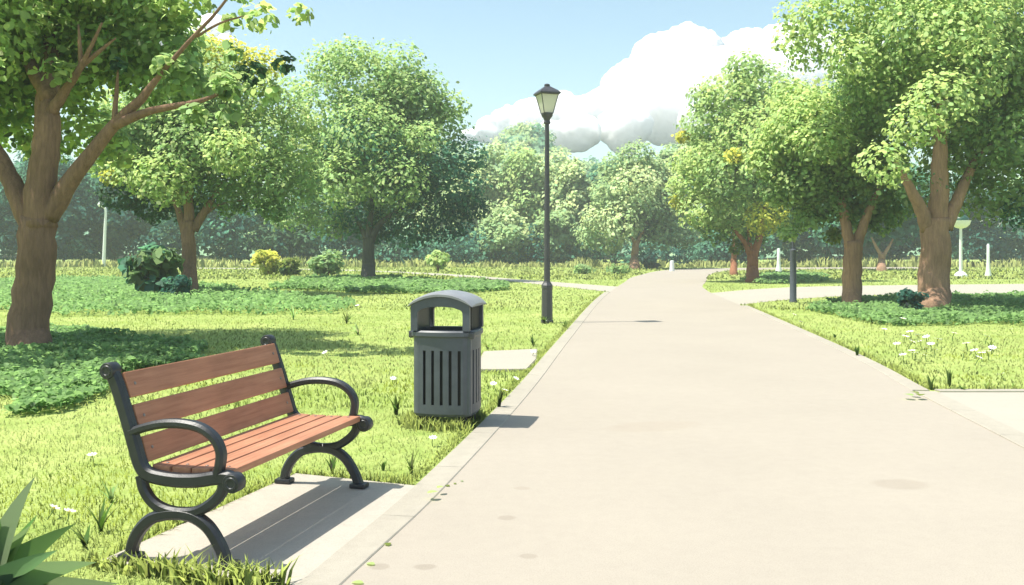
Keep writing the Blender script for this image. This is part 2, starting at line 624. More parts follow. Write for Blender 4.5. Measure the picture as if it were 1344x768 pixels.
PATH_C = (0.388, 0.344, 0.284)
M['path'] = concrete_mat('cream path paving', PATH_C,
    [stain(1185, 636, .20, .16, .1, .91), stain(672, 680, .055, .055, 0, .86), stain(700, 730, .05, .045, 0, .86),
     stain(505, 744, .055, .05, 0, .84), stain(566, 744, .065, .045, 0, .84), stain(690, 641, .06, .05, 0, .93), stain(860, 560, .5, .25, .4, .97)],
    0.035, 0.08)
M['apron'] = concrete_mat('pale apron paving', (0.42, 0.385, 0.32), (), 0.03, 0.05)
M['kerb'] = concrete_mat('kerb concrete', (0.40, 0.365, 0.30), (), 0.07, 0.09)
M['pad'] = concrete_mat('bench pad concrete', (0.45, 0.412, 0.348), (), 0.06, 0.08)


def band(bm, la, lb, za, zb=None, thick=0.0):
    """strip between two lines of equal count"""
    ta = [bm.verts.new((p.x, p.y, za)) for p in la]
    tb = [bm.verts.new((p.x, p.y, za)) for p in lb]
    for i in range(len(la) - 1):
        bm.faces.new((ta[i], ta[i + 1], tb[i + 1], tb[i]))
    return ta, tb


bm = bmesh.new()
nn = 120
def resample(line, n):
    L = [0]
    for a, b_ in zip(line, line[1:]): L.append(L[-1] + (b_ - a).length)
    out = []
    for k in range(n + 1):
        s = L[-1] * k / n
        i = min(max(np.searchsorted(L, s) - 1, 0), len(line) - 2)
        t = (s - L[i]) / max(L[i + 1] - L[i], 1e-9)
        out.append(line[i].lerp(line[i + 1], t))
    return out
band(bm, resample(LEFT, nn), resample(RIGHT, nn), 0.008)
tag(from_bm('path', bm, M['path']), 'wide cream paved path curving away to the right', 'path', kind='structure')
tag(poly_sheet('side_path', side_left_poly, 0.004, M['apron']), 'narrow pale side path crossing the left lawn', 'path', kind='structure')
tag(poly_sheet('side_path', side_right_poly, 0.0045, M['apron']), 'pale side path branching right behind the trees', 'path', kind='structure')
tag(poly_sheet('pavement', apron_poly, 0.012, M['apron']), 'pale pavement at the right edge of the path', 'pavement', kind='structure')


def kerb(name, line, w, h, joints=1.2, label='', bev=0.006):
    """row of kerb stones along a line, on its left-hand (+) or right-hand (-) side, real joints between the stones"""
    bm = bmesh.new()
    total = sum((b_ - a).length for a, b_ in zip(line, line[1:]))
    n = max(1, int(total / joints))
    pts = resample(line, n * 4)
    for s in range(n):
        seg = pts[s * 4:s * 4 + 5]
        g = 0.003
        inn = [p.copy() for p in seg]
        inn[0] = inn[0].lerp(inn[1], g / max((inn[1] - inn[0]).length, 1e-6))
        inn[-1] = inn[-1].lerp(inn[-2], g / max((inn[-1] - inn[-2]).length, 1e-6))
        o = offset_line(inn, w)
        i0 = offset_line(inn, bev * (1 if w > 0 else -1)); o0 = offset_line(inn, w - bev * (1 if w > 0 else -1))
        prof = [[(p, -0.02) for p in inn], [(p, h - bev) for p in inn], [(p, h) for p in i0], [(p, h) for p in o0], [(p, h - bev) for p in o], [(p, -0.02) for p in o]]
        V = [[bm.verts.new((p.x, p.y, z)) for p, z in row] for row in prof]
        for r in range(5):
            for k in range(len(seg) - 1):
                bm.faces.new((V[r][k], V[r][k + 1], V[r + 1][k + 1], V[r + 1][k]))
        bm.faces.new([V[r][0] for r in range(6)]); bm.faces.new([V[r][-1] for r in range(6)][::-1])
    o = from_bm(name, bm, M['kerb'])
    return tag(o, label, 'kerb', kind='structure')


kerb('kerb', sub_line(LEFT, -5.6, 34.6), 0.197, 0.015, 1.2, 'pale kerb along the left edge of the path')
kerb('kerb', sub_line(RIGHT, 10.15, 26.0), -0.18, 0.016, 1.2, 'pale kerb along the right edge of the path')
kerb('kerb', sub_line(RIGHT, -5.6, 10.05), -0.22, 0.020, 1.2, 'flush grey kerb band between path and right pavement')
kerb('kerb', [Vector((x, 10.06, 0)) for x in (4.55, 8, 12, 20, 29)], 0.14, 0.018, 1.2, 'pale kerb between lawn and right pavement')
tag(poly_sheet('pavement', pad_poly, PADZ, M['pad'], 0.07, 0.003), 'pale concrete pad under the park bench', 'pad', kind='structure')
tag(poly_sheet('pavement', slab_poly, 0.035, M['apron'], 0.06, 0.01), 'pale concrete slab in the grass behind the bin', 'slab', kind='structure')

# ------------------------------------------------------------------ grass (nobody could count it)
BLADE = np.array([(-0.5, 0, 0), (0.5, 0, 0), (0.32, 0.0, 0.55), (-0.32, 0.0, 0.55), (0.0, 0.0, 1.0)])
BLADE_F = [(0, 1, 2, 3), (3, 2, 4)]


def blades(X, Y, h, w, cols, lean=0.55, z0=0.0):
    N = len(X)
    an = rng.uniform(0, 2 * PI, N)
    ca, sa = np.cos(an), np.sin(an)
    la = rng.uniform(0, 2 * PI, N)
    ln = h * np.abs(rng.normal(size=N)) * lean
    V = np.zeros((N, 5, 3))
    t = BLADE[None, :, :]
    bend = np.array([0, 0, 0.35, 0.35, 1.0])[None, :]
    V[:, :, 0] = X[:, None] + w[:, None] * t[:, :, 0] * ca[:, None] + bend * (ln * np.cos(la))[:, None]
    V[:, :, 1] = Y[:, None] + w[:, None] * t[:, :, 0] * sa[:, None] + bend * (ln * np.sin(la))[:, None]
    V[:, :, 2] = z0 + h[:, None] * t[:, :, 2] * (1 - 0.18 * bend)
    return V.reshape(-1, 3)


def lawn_mask(X, Y, margin=0.0):
    ok = np.ones(len(X), bool)
    for poly in (main_poly, side_left_poly, side_right_poly, apron_poly, pad_poly, slab_poly):
        ok &= ~inside(poly, X, Y)
    # kerb tops stay clear
    kl = np.array([[p.x, p.y] for p in sub_line(LEFT, -6, 34.8)])
    kr = np.array([[p.x, p.y] for p in sub_line(RIGHT, -6, 26.2)])
    xl = np.interp(Y, kl[:, 1], kl[:, 0]); xr = np.interp(Y, kr[:, 1], kr[:, 0])
    near = (Y < 34.8)
    ok &= ~(near & (X > xl - 0.215) & (X < xl))
    ok &= ~((Y < 26) & (X < xr + 0.20) & (X > xr))
    ok &= ~((Y < 10.24) & (X > 4))
    return ok


def grass_field(n, d0, d1, h0, h1, w0, w1, lean=0.6, seed=0):
    u = rng.random(n)
    Y = d0 * (d1 / d0) ** u
    half = Y * 0.66 + 1.2
    X = rng.uniform(-1, 1, n) * half
    ok = lawn_mask(X, Y)
    X, Y = X[ok], Y[ok]
    N = len(X)
    p1 = vnoise(X + 37, Y * .8, 1.1); p2 = vnoise(X - 11, Y, 0.33); p3 = vnoise(X, Y + 9, 4.5)
    h = rng.uniform(h0, h1, N) * (0.65 + 0.7 * p1)
    w = rng.uniform(w0, w1, N)
    base = np.array([0.43, 0.51, 0.158])[None, :]
    dark = np.array([0.33, 0.435, 0.10])[None, :]
    lite = np.array([0.48, 0.54, 0.19])[None, :]
    p5 = vnoise(X - 53, Y * 1.6 + 17, 1.9)
    a = np.clip((p1 * .3 + p2 * .25 + p5 * .45 - 0.5) * 6, 0, 1)[:, None]
    l_ = np.clip((p3 - 0.5) * 2.2, 0, 0.75)[:, None]
    c = base * (1 - a) + dark * a
    c = c * (1 - l_) + lite * l_
    c *= (1 + rng.normal(size=(N, 1)) * 0.09)
    p4 = vnoise(X + 71, Y * 1.3 - 40, .75)
    k4 = np.clip((p4 - .72) * 6, 0, .8)[:, None]
    c = c * (1 - k4) + np.array([0.36, 0.44, 0.065])[None, :] * k4
    dk = rng.random(N) < 0.02
    c[dk] *= 0.6
    return blades(X, Y, h, w, None, lean), np.clip(c, .01, .85)


VS, CS = [], []
for args in ((105000, 3.2, 9.0, .022, .052, .004, .008, .9), (75000, 9.0, 24, .03, .062, .008, .018, .9),
             (42000, 24, 50, .04, .085, .02, .045, .8), (30000, 50, 96, .08, .20, .07, .14, .6)):
    v, c = grass_field(*args)
    VS.append(v); CS.append(c)


def fringe(poly_line, n, hmin, hmax, w0, w1, spread, colk=1.0):
    """tufts standing along a lawn edge"""
    P = np.array([[p[0], p[1]] for p in poly_line])
    i = rng.integers(0, len(P) - 1, n)
    t = rng.random(n)
    q = P[i] * (1 - t)[:, None] + P[i + 1] * t[:, None]
    X = q[:, 0] + rng.normal(size=n) * spread; Y = q[:, 1] + rng.normal(size=n) * spread
    p1 = vnoise(X, Y, 0.5)
    h = rng.uniform(hmin, hmax, n) * (0.3 + 1.0 * p1)
    w = rng.uniform(w0, w1, n)
    c = np.array([0.40, 0.48, 0.12])[None, :] * colk * (1 + rng.normal(size=(n, 1)) * 0.15)
    ok = lawn_mask(X, Y)
    X, Y, h, w, c = X[ok], Y[ok], h[ok], w[ok], c[ok]
    return blades(X, Y, h, w, None, 0.7), np.clip(c, .01, .85)


pad_front = [(pad_poly[0][0] - .05, pad_poly[0][1]), (-1.62, 4.36), (-1.3, 4.19), (-.97, 4.17)]
edge_l = [(p.x - .03, p.y) for p in offset_line(sub_line(LEFT, 6.1, 34), 0.21)]
edge_r = [(p.x, p.y) for p in offset_line(sub_line(RIGHT, 10.3, 26), -0.21)]
edge_a = [(x, 10.26) for x in (4.6, 7, 10, 14)]
pad_back = [pad_poly[0], pad_poly[1], pad_poly[2]]
slab_edge = slab_poly + [slab_poly[0]]
for ln_, n, h0, h1, w0, w1, sp in ((pad_front, 520, .08, .19, .014, .028, .03), (edge_l, 5000, .04, .09, .006, .012, .04), (edge_r, 3500, .05, .10, .008, .016, .05),
                                   (edge_a, 1800, .05, .10, .008, .015, .04), (pad_back, 1200, .04, .10, .006, .012, .03), (slab_edge, 900, .04, .09, .008, .014, .05)):
    v, c = fringe(ln_, n, h0, h1, w0, w1, sp)
    VS.append(v); CS.append(c)
# ring of longer grass round the foot of the bin
binp = at(588, 556)
an = rng.uniform(0, 2 * PI, 900); rr = 0.29 + np.abs(rng.normal(size=900)) * 0.07
X = binp.x + np.cos(an) * rr; Y = binp.y + np.sin(an) * rr
ok = lawn_mask(X, Y); X, Y = X[ok], Y[ok]
VS.append(blades(X, Y, rng.uniform(.05, .15, len(X)), rng.uniform(.010, .024, len(X)), None, .5))
CS.append(np.clip(np.array([[.40, .48, .12]]) * (1 + rng.normal(size=(len(X), 1)) * .15), .01, .8))
tag(fast_mesh('grass', np.concatenate(VS), BLADE_F, 5, np.concatenate(CS), M['grass']), 'short yellow green grass of the lawns', 'grass', kind='stuff')

# tall pale meadow fringe at the foot of the far wood
n = 9000
X = rng.uniform(-75, 75, n); Y = rng.uniform(88, 93.5, n)
ok = lawn_mask(X, Y); X, Y = X[ok], Y[ok]
h = rng.uniform(.3, 1.15, len(X)) * (0.35 + 1.0 * vnoise(X, Y * 0, 2.3))
c = np.array([[.52, .57, .20]]) * (1 + rng.normal(size=(len(X), 1)) * .12)
tag(fast_mesh('tall_grass', blades(X, Y, h, rng.uniform(.12, .3, len(X)), None, .3), BLADE_F, 5, np.clip(c, .01, .85), M['grass']), 'tall pale meadow grass along the foot of the far wood', 'grass', kind='stuff')

# ------------------------------------------------------------------ trees
def trunk_mesh(root, limbs, mat, name='trunk', n=12):
    """limbs: list of (points, radii) in world space"""
    bm = bmesh.new()
    o = Vector(root.location)
    for pts, rad in limbs:
        P = catmull(pts, 5)
        k = len(P) - 1
        rr = [float(np.interp(i / k * (len(rad) - 1), range(len(rad)), rad)) for i in range(len(P))]
        P2 = []
        for i, p in enumerate(P):
            j = 0.10 * rr[i]
            P2.append(p - o + (Vector((random.uniform(-j, j), random.uniform(-j, j), 0)) if 0 < i < k else Vector((0, 0, 0))))
        tube(bm, P2, rr, n, True, 0.05)
    ob = from_bm(name, bm, mat, root, True)
    return ob


def fill_clumps(c, rad, n, r0, r1, cols, seed=None, inner=0.35):
    """clumps spread through an ellipsoid crown"""
    out = []
    for _ in range(n):
        d = Vector((random.gauss(0, 1), random.gauss(0, 1), random.gauss(0, 1))).normalized()
        q = random.uniform(inner, 0.92)
        out.append((c[0] + d.x * rad[0] * q, c[1] + d.y * rad[1] * q, c[2] + d.z * rad[2] * q, random.uniform(r0, r1), G[random.choice(cols)]))
    return out


def pclumps(lst, d):
    """survey list (px, py, radius px, distance offset, colour)"""
    out = []
    for (px, py, rp, dd, col) in lst:
        p = far(px, py, d + dd)
        out.append((p.x, p.y, p.z, rp / F_PX * (d + dd), G[col]))
    return out


def tree(name, base, d, limbs_px, bark, clumps, total, size, label, group=None, mat='leaf', squash=0.82, stray=0.05, jitter=0.16):
    root = empty(name, base)
    tag(root, label, 'tree', group)
    trunk_mesh(root, limbs_px, M[bark])
    crown_mesh('crown', clumps, total, size, M[mat], root, squash, stray, jitter)
    return root


def limb(pxs, d, dds=None):
    return [far(px, py, d + (dds[i] if dds else 0)) for i, (px, py) in enumerate(pxs)]


GR = 'park trees on the lawns'
# --- large tree at the left edge
d = at(38, 462).y
base = at(38, 464)
L = [([base + Vector((0, 0, -.1))] + limb([(40, 430), (46, 350), (52, 285)], d), [.33, .30, .27, .25]),
     (limb([(52, 300), (55, 240), (61, 180), (63, 130), (66, 70), (70, -30)], d, [0, 0, 0, .15, .7, 1.5]), [.25, .22, .19, .16, .12, .06]),
     (limb([(44, 300), (22, 250), (-8, 195), (-60, 110), (-110, 40)], d, [0, .1, .3, .6, .9]), [.17, .15, .12, .09, .05]),
     (limb([(62, 285), (92, 240), (150, 165), (185, 130), (215, 92)], d, [0, -.1, -.3, -.4, -.5]), [.16, .13, .09, .065, .03]),
     (limb([(148, 166), (190, 148), (230, 139), (262, 133), (300, 118)], d, [-.3, -.5, -.6, -.7, -.8]), [.08, .06, .045, .035, .015]),
     (limb([(66, 150), (85, 120), (106, 88), (120, 60), (134, 30)], d, [0, -.1, -.3, -.4, -.5]), [.09, .07, .05, .03, .015]),
     (limb([(106, 88), (105, 60), (103, 32)], d, [-.3, -.3, -.3]), [.04, .03, .012]),
     (limb([(106, 88), (130, 68), (152, 50)], d, [-.3, -.35, -.4]), [.04, .03, .012]),
     (limb([(150, 162), (153, 120), (155, 90)], d, [-.3, -.3, -.3]), [.045, .03, .012]),
     (limb([(215, 92), (245, 58), (285, 15), (310, -20)], d, [-.5, -.6, -.7, -.8]), [.035, .03, .022, .015]),
     (limb([(258, 48), (290, 30), (325, 20)], d, [-.6, -.7, -.7]), [.02, .016, .01]),
     (limb([(64, 130), (30, 60), (0, -40)], d, [0, .8, 1.6]), [.12, .08, .04])]
cl = pclumps([(20, 60, 95, 1.1, 'light'), (110, 10, 85, 1.3, 'lime'), (190, 45, 70, 1.0, 'light'), (-60, 30, 110, -.6, 'lime'), (60, -60, 110, .2, 'lime'),
              (150, -30, 60, .5, 'lime'), (15, 140, 42, 1.5, 'light'), (95, 118, 40, 1.6, 'lime'), (200, 105, 48, 1.2, 'light'), (150, 80, 50, 1.6, 'lime'),
              (238, 88, 30, .2, 'light'), (-70, 150, 70, .9, 'lime'), (-140, 60, 110, .4, 'light'), (-130, -80, 130, .5, 'lime'), (240, -10, 46, .2, 'lime'),
              (310, -25, 36, -.1, 'light'), (-60, -170, 120, 1, 'lime'),
              (25, 165, 44, 1.9, 'lime'), (110, 170, 46, 2.2, 'lime'), (60, 195, 30, 2.4, 'lime'), (150, 195, 30, 2.0, 'lime'), (75, 95, 20, -.35, 'lime'), (215, 85, 16, -.55, 'light'), (300, 118, 16, -.8, 'light'), (155, 85, 12, -.35, 'dark'), (30, 100, 60, .9, 'light'), (120, 60, 60, .9, 'lime'), (215, 60, 48, .7, 'light'), (200, 5, 55, .6, 'lime'), (60, 10, 70, .5, 'lime'), (245, 110, 34, .4, 'light'), (292, 112, 22, -.7, 'light'), (330, 95, 20, -.5, 'dark'), (352, 122, 18, -.6, 'lime'), (305, 70, 15, -.4, 'light'), (375, 85, 15, -.5, 'dark'),
              (300, 150, 17, -.7, 'light'), (255, 150, 20, -.6, 'light'), (340, 22, 24, -.6, 'lime'), (392, 18, 17, -.5, 'lime'), (300, 30, 14, -.5, 'lime')], d)
cl += [(c[0] - .3, c[1] - 1.9, c[2] + .5, c[3] * .9, c[4]) for c in cl[3:5]] + [(c[0] - .4, c[1] + 1.6, c[2] + .2, c[3], c[4]) for c in cl[:6]]
tree('broadleaf_tree', base, d, L, 'bark', cl, 40000, .14, 'large brown forked tree at the left edge behind the bench', GR, stray=.10)

# --- second tree, left lawn
d2 = at(248, 388).y
base = at(248, 390)
L = [([base + Vector((0, 0, -.1))] + limb([(248, 350), (247, 310), (248, 290)], d2), [.29, .25, .23, .22]),
     (limb([(248, 300), (248, 260), (250, 215)], d2), [.19, .15, .10]), (limb([(243, 305), (234, 275), (222, 245)], d2), [.15, .10, .05]),
     (limb([(254, 302), (272, 272), (292, 240)], d2), [.16, .12, .06]), (limb([(268, 282), (290, 268), (322, 262)], d2), [.05, .035, .02])]
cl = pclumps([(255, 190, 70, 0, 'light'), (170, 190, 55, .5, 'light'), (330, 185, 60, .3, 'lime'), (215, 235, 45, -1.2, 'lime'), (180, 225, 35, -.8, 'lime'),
              (300, 250, 42, .3, 'mid'), (350, 235, 42, -.3, 'light'), (385, 205, 38, .5, 'lime'), (155, 255, 28, .6, 'dark'), (245, 268, 30, .9, 'dark'),  # dark clumps paint the shaded underside of the crown
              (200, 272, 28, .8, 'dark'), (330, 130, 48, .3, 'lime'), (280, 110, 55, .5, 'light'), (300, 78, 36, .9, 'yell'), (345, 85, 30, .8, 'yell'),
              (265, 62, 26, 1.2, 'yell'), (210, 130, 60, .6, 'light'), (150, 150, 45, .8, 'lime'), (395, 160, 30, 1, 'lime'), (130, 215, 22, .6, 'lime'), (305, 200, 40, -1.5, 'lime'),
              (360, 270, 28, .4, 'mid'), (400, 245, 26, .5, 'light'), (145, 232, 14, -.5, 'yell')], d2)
cl += fill_clumps(far(262, 180, d2 + 1.2), (3.0, 2.6, 2.3), 18, .9, 1.4, ['light', 'mid', 'lime'])
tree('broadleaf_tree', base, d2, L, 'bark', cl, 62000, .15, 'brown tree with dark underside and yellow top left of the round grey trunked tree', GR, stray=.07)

# --- big round tree, grey trunk
d3 = at(484, 370).y
base = at(484, 371)
L = [([base + Vector((0, 0, -.1))] + limb([(484, 350), (484, 330), (484, 312)], d3), [.37, .33, .31, .28]),
     (limb([(486, 318), (498, 295), (525, 275), (545, 262)], d3), [.2, .15, .09, .05]), (limb([(482, 316), (474, 300), (466, 285)], d3), [.15, .1, .06]),
     (limb([(484, 316), (486, 290), (490, 230)], d3), [.2, .16, .1])]
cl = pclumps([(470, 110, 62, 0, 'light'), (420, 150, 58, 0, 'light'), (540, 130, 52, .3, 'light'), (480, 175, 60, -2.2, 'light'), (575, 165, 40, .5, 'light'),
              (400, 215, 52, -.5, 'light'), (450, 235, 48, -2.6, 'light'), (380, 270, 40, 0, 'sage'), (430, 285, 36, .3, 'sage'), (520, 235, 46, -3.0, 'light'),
              (560, 215, 48, -1, 'teal'), (500, 205, 40, -2.4, 'teal'), (595, 245, 44, 0, 'teal'), (580, 285, 42, .3, 'tealD'), (540, 300, 34, -.2, 'teal'), (610, 205, 34, .6, 'teal'),  # teal clumps paint shade on the crown's right and lower side
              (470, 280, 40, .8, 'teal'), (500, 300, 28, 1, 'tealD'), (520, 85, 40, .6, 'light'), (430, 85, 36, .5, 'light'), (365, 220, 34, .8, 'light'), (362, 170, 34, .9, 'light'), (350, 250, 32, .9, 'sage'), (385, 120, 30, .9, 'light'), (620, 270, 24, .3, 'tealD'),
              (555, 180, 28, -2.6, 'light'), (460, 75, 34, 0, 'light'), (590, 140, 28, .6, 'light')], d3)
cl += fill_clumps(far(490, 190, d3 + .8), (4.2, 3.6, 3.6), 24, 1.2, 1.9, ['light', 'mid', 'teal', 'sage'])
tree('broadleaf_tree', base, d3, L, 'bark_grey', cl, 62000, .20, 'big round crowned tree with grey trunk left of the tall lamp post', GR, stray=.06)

# --- right: big forked tree with pink patch of sunlit bark
d4 = at(1226, 408).y
base = at(1226, 410)
L = [([base + Vector((0, 0, -.1))] + limb([(1226, 380), (1227, 330), (1229, 285)], d4), [.41, .37, .35, .34]),
     (limb([(1230, 300), (1232, 250), (1234, 195), (1236, 120)], d4), [.27, .22, .17, .1]), (limb([(1218, 300), (1206, 270), (1190, 238), (1172, 205)], d4, [0, -.2, -.4, -.6]), [.2, .15, .1, .05]),
     (limb([(1240, 300), (1258, 258), (1282, 208), (1300, 190)], d4, [0, .1, .3, .4]), [.2, .14, .09, .04])]
cl = pclumps([(1190, 40, 90, 0, 'lime'), (1110, 30, 70, .3, 'lime'), (1270, 50, 95, .5, 'lime'), (1340, 90, 85, .8, 'lime'), (1060, 20, 42, .4, 'lime'),
              (1150, 110, 50, .8, 'light'), (1235, 128, 46, -2.6, 'lime'), (1200, 165, 40, -2.6, 'lime'), (1160, 215, 38, -2.5, 'lime'), (1280, 120, 34, -1.8, 'lime'),
              (1290, 200, 62, .6, 'light'), (1330, 235, 58, .6, 'light'), (1255, 215, 45, .8, 'light'), (1210, 245, 34, .4, 'sage'), (1300, 262, 40, .8, 'light'),
              (1345, 180, 60, -.4, 'light'), (1240, 30, 80, -1.6, 'lime'), (1140, -20, 80, .4, 'lime'), (1260, -50, 110, .3, 'lime'), (1370, -10, 100, .8, 'lime'),
              (1400, 160, 90, 1, 'light'), (1390, 240, 60, .6, 'mid'), (1120, 75, 40, -1.0, 'lime'), (1035, 55, 24, .2, 'lime'), (1060, 75, 26, .4, 'lime'), (1250, 170, 40, .2, 'light'),
              (1340, 275, 30, .6, 'teal')], d4)
cl += fill_clumps(far(1260, 90, d4 + 1.0), (3.6, 3.0, 2.9), 24, .9, 1.5, ['lime', 'light', 'lime'])
tree('broadleaf_tree', base, d4, L, 'bark_pale', cl, 76000, .13, 'largest thick trunked tree on the right lawn with three forking limbs', GR, stray=.08)

# --- right: Y-forked tree
d5 = at(1118, 400).y
base = at(1118, 401)
L = [([base + Vector((0, 0, -.1))] + limb([(1118, 380), (1119, 340), (1120, 318)], d5), [.28, .26, .25, .25]),
     (limb([(1116, 325), (1110, 295), (1104, 262), (1095, 220)], d5), [.17, .14, .1, .05]), (limb([(1123, 325), (1132, 298), (1146, 265), (1160, 235)], d5), [.17, .13, .09, .05])]
cl = pclumps([(1060, 165, 58, -.5, 'lime'), (1110, 140, 55, .3, 'lime'), (1020, 190, 42, .3, 'lime'), (1100, 215, 56, 0, 'light'), (1050, 235, 45, 0, 'light'), (1085, 265, 36, .3, 'mid'),
              (1140, 255, 40, .6, 'light'), (1025, 250, 30, .2, 'light'), (1060, 285, 24, .4, 'light'), (1150, 190, 48, .8, 'light'), (1005, 215, 28, .1, 'lime'), (1130, 282, 26, .6, 'mid'),
              (1040, 130, 36, .6, 'lime'), (1080, 185, 40, -1.6, 'lime'), (1160, 290, 22, .6, 'mid'), (1095, 310, 14, .4, 'olive'), (1035, 305, 16, .3, 'light'), (1180, 265, 30, .9, 'mid')], d5)
cl += fill_clumps(far(1095, 205, d5 + .9), (1.7, 1.8, 1.4), 14, .7, 1.1, ['lime', 'light'])
tree('broadleaf_tree', base, d5, L, 'bark_pale', cl, 50000, .135, 'pale trunked tree with a Y fork beside the slate grey pole', GR, stray=.07)

# --- right: reddish tree at the bend
d6 = at(988, 370).y
base = at(988, 371)
L = [([base + Vector((0, 0, -.1))] + limb([(988, 355), (988, 340), (988, 328)], d6), [.34, .29, .27, .25]),
     (limb([(985, 335), (975, 315), (960, 298), (950, 285)], d6), [.17, .12, .07, .04]), (limb([(990, 335), (998, 305), (1004, 270)], d6), [.2, .16, .1]),
     (limb([(987, 332), (984, 318), (982, 300)], d6), [.12, .09, .05])]
cl = pclumps([(960, 130, 46, 0, 'lime'), (1000, 115, 44, .6, 'light'), (935, 165, 42, .2, 'light'), (985, 180, 52, -1.5, 'lime'), (930, 215, 40, -.6, 'lime'), (960, 230, 44, -1.8, 'light'),
              (905, 245, 30, 0, 'lime'), (920, 275, 34, -.6, 'lime'), (955, 280, 34, -.8, 'lime'), (1005, 285, 30, -2.2, 'yell'), (1000, 235, 44, .2, 'mid'), (965, 205, 14, -3.0, 'yell'),
              (900, 215, 22, .6, 'lime'), (1030, 270, 40, .8, 'mid'), (940, 300, 26, .4, 'mid'), (985, 310, 24, .6, 'mid'), (1030, 150, 44, 1, 'light'), (1035, 215, 44, 1, 'mid'),
              (975, 90, 28, .4, 'light'), (925, 130, 24, .5, 'light'), (965, 325, 12, .2, 'olive'), (896, 180, 12, .4, 'yell'), (890, 265, 14, .2, 'yell')], d6)
cl += fill_clumps(far(975, 200, d6 + 1), (2.7, 2.8, 2.9), 18, 1.0, 1.6, ['light', 'mid', 'lime'])
tree('broadleaf_tree', base, d6, L, 'bark_red', cl, 54000, .195, 'reddish trunked tree with lime and yellow crown beside the path bend', GR, stray=.07)

# --- slim trunk left of it
d7 = at(963, 361).y
base = at(963, 362)
L = [([base + Vector((0, 0, -.1))] + limb([(963, 345), (964, 325), (964, 300), (965, 270)], d7), [.26, .19, .17, .14, .1])]
cl = fill_clumps(far(968, 270, d7), (2.2, 2.0, 1.9), 12, .9, 1.3, ['mid', 'light', 'lime'])
tree('broadleaf_tree', base, d7, L, 'bark_red', cl, 8000, .32, 'slim straight trunk half hidden behind the reddish tree at the bend', GR)

# --- grey green tree beyond the bend
d8 = at(833, 353).y
base = at(833, 354)
L = [([base + Vector((0, 0, -.1))] + limb([(833, 340), (834, 325), (835, 315)], d8), [.48, .36, .31, .28]),
     (limb([(834, 322), (828, 305), (820, 285)], d8), [.18, .14, .08]), (limb([(836, 320), (844, 302), (852, 285)], d8), [.2, .15, .08])]
cl = pclumps([(835, 205, 26, 0, 'sage'), (810, 220, 26, .5, 'sage'), (858, 225, 26, .5, 'sage'), (835, 245, 34, -2.5, 'pale'), (800, 255, 28, -.5, 'sage'), (785, 285, 26, 0, 'pale'),
              (815, 290, 34, -2.2, 'pale'), (775, 310, 22, .4, 'sage'), (865, 270, 30, -.5, 'sage'), (870, 305, 28, 0, 'sage'), (845, 300, 24, .8, 'teal'), (895, 305, 26, .6, 'sage'),
              (800, 318, 20, -.6, 'pale'), (840, 275, 24, -2.6, 'sage')], d8)
cl += fill_clumps(far(835, 260, d8 + 1.4), (3.2, 3.2, 3.2), 16, 1.4, 2.2, ['sage', 'teal', 'pale'])
tree('broadleaf_tree', base, d8, L, 'bark_pale', cl, 26000, .32, 'grey green tree with a pale forked trunk beyond the path bend', GR, 'far_leaf')

# --- small V tree right, far
d9 = at(1157, 355).y
base = at(1157, 356)
L = [([base + Vector((0, 0, -.1))] + limb([(1157, 345), (1158, 332)], d9), [.40, .3, .26]),
     (limb([(1157, 336), (1150, 324), (1143, 310)], d9), [.16, .11, .06]), (limb([(1159, 336), (1166, 325), (1173, 312)], d9), [.16, .11, .06])]
cl = pclumps([(1160, 262, 40, 0, 'teal'), (1120, 275, 36, .5, 'teal'), (1195, 275, 34, .5, 'teal'), (1150, 235, 34, .6, 'sage'), (1180, 300, 26, .8, 'teal'), (1135, 303, 24, .8, 'teal'), (1090, 300, 26, .6, 'teal')], d9)
cl += fill_clumps(far(1155, 265, d9 + 1.5), (3.4, 2.8, 2.4), 10, 1.4, 2.0, ['teal', 'sage'])
tree('broadleaf_tree', base, d9, L, 'bark_pale', cl, 9000, .40, 'small far tree with bare V fork between the two right lawn trunks', GR, 'far_leaf')

# --- far rounded trees in the middle of the view
GF = 'rounded trees of the far wood'
far_trees = [  # px, py of crown centre, radius px wide, radius px high, distance, colours, label
    (640, 256, 58, 80, 106, ['pale', 'sage'], 'tall pale rounded tree behind the dark right side of the round tree'),
    (706, 258, 62, 76, 103, ['pale', 'light'], 'broad pale green tree directly behind the tall lamp post'),
    (757, 260, 40, 66, 100, ['pale', 'sage'], 'pale far tree just right of the tall lamp post'),
    (668, 312, 46, 36, 97, ['sage', 'pale'], 'low spreading sage tree at the foot of the pale trees'),
    (735, 308, 34, 40, 96, ['sage'], 'rounded sage tree low behind the lamp pole'),
    (805, 245, 34, 58, 104, ['sage', 'teal'], 'darker rounded tree behind the grey green forked tree'),
    (872, 250, 32, 58, 106, ['teal', 'sage'], 'teal tree between the grey green tree and the bend trees'),
    (900, 225, 40, 66, 112, ['pale', 'sage'], 'pale far tree rising behind the left side of the bend tree'),
    (590, 290, 44, 60, 108, ['sage', 'pale'], 'sage far tree half hidden behind the round grey trunked tree'),
    (1085, 285, 60, 56, 100, ['teal', 'sage'], 'teal rounded tree behind the Y forked tree'),
    (1180, 265, 70, 66, 104, ['teal', 'tealD'], 'dark teal tree behind the small V forked tree'),
    (50, 250, 80, 56, 100, ['teal', 'tealD'], 'wide teal rounded tree beyond the large left trunk'),
    (150, 240, 60, 52, 106, ['teal', 'tealD'], 'teal rounded tree behind the far white lamp'),
]
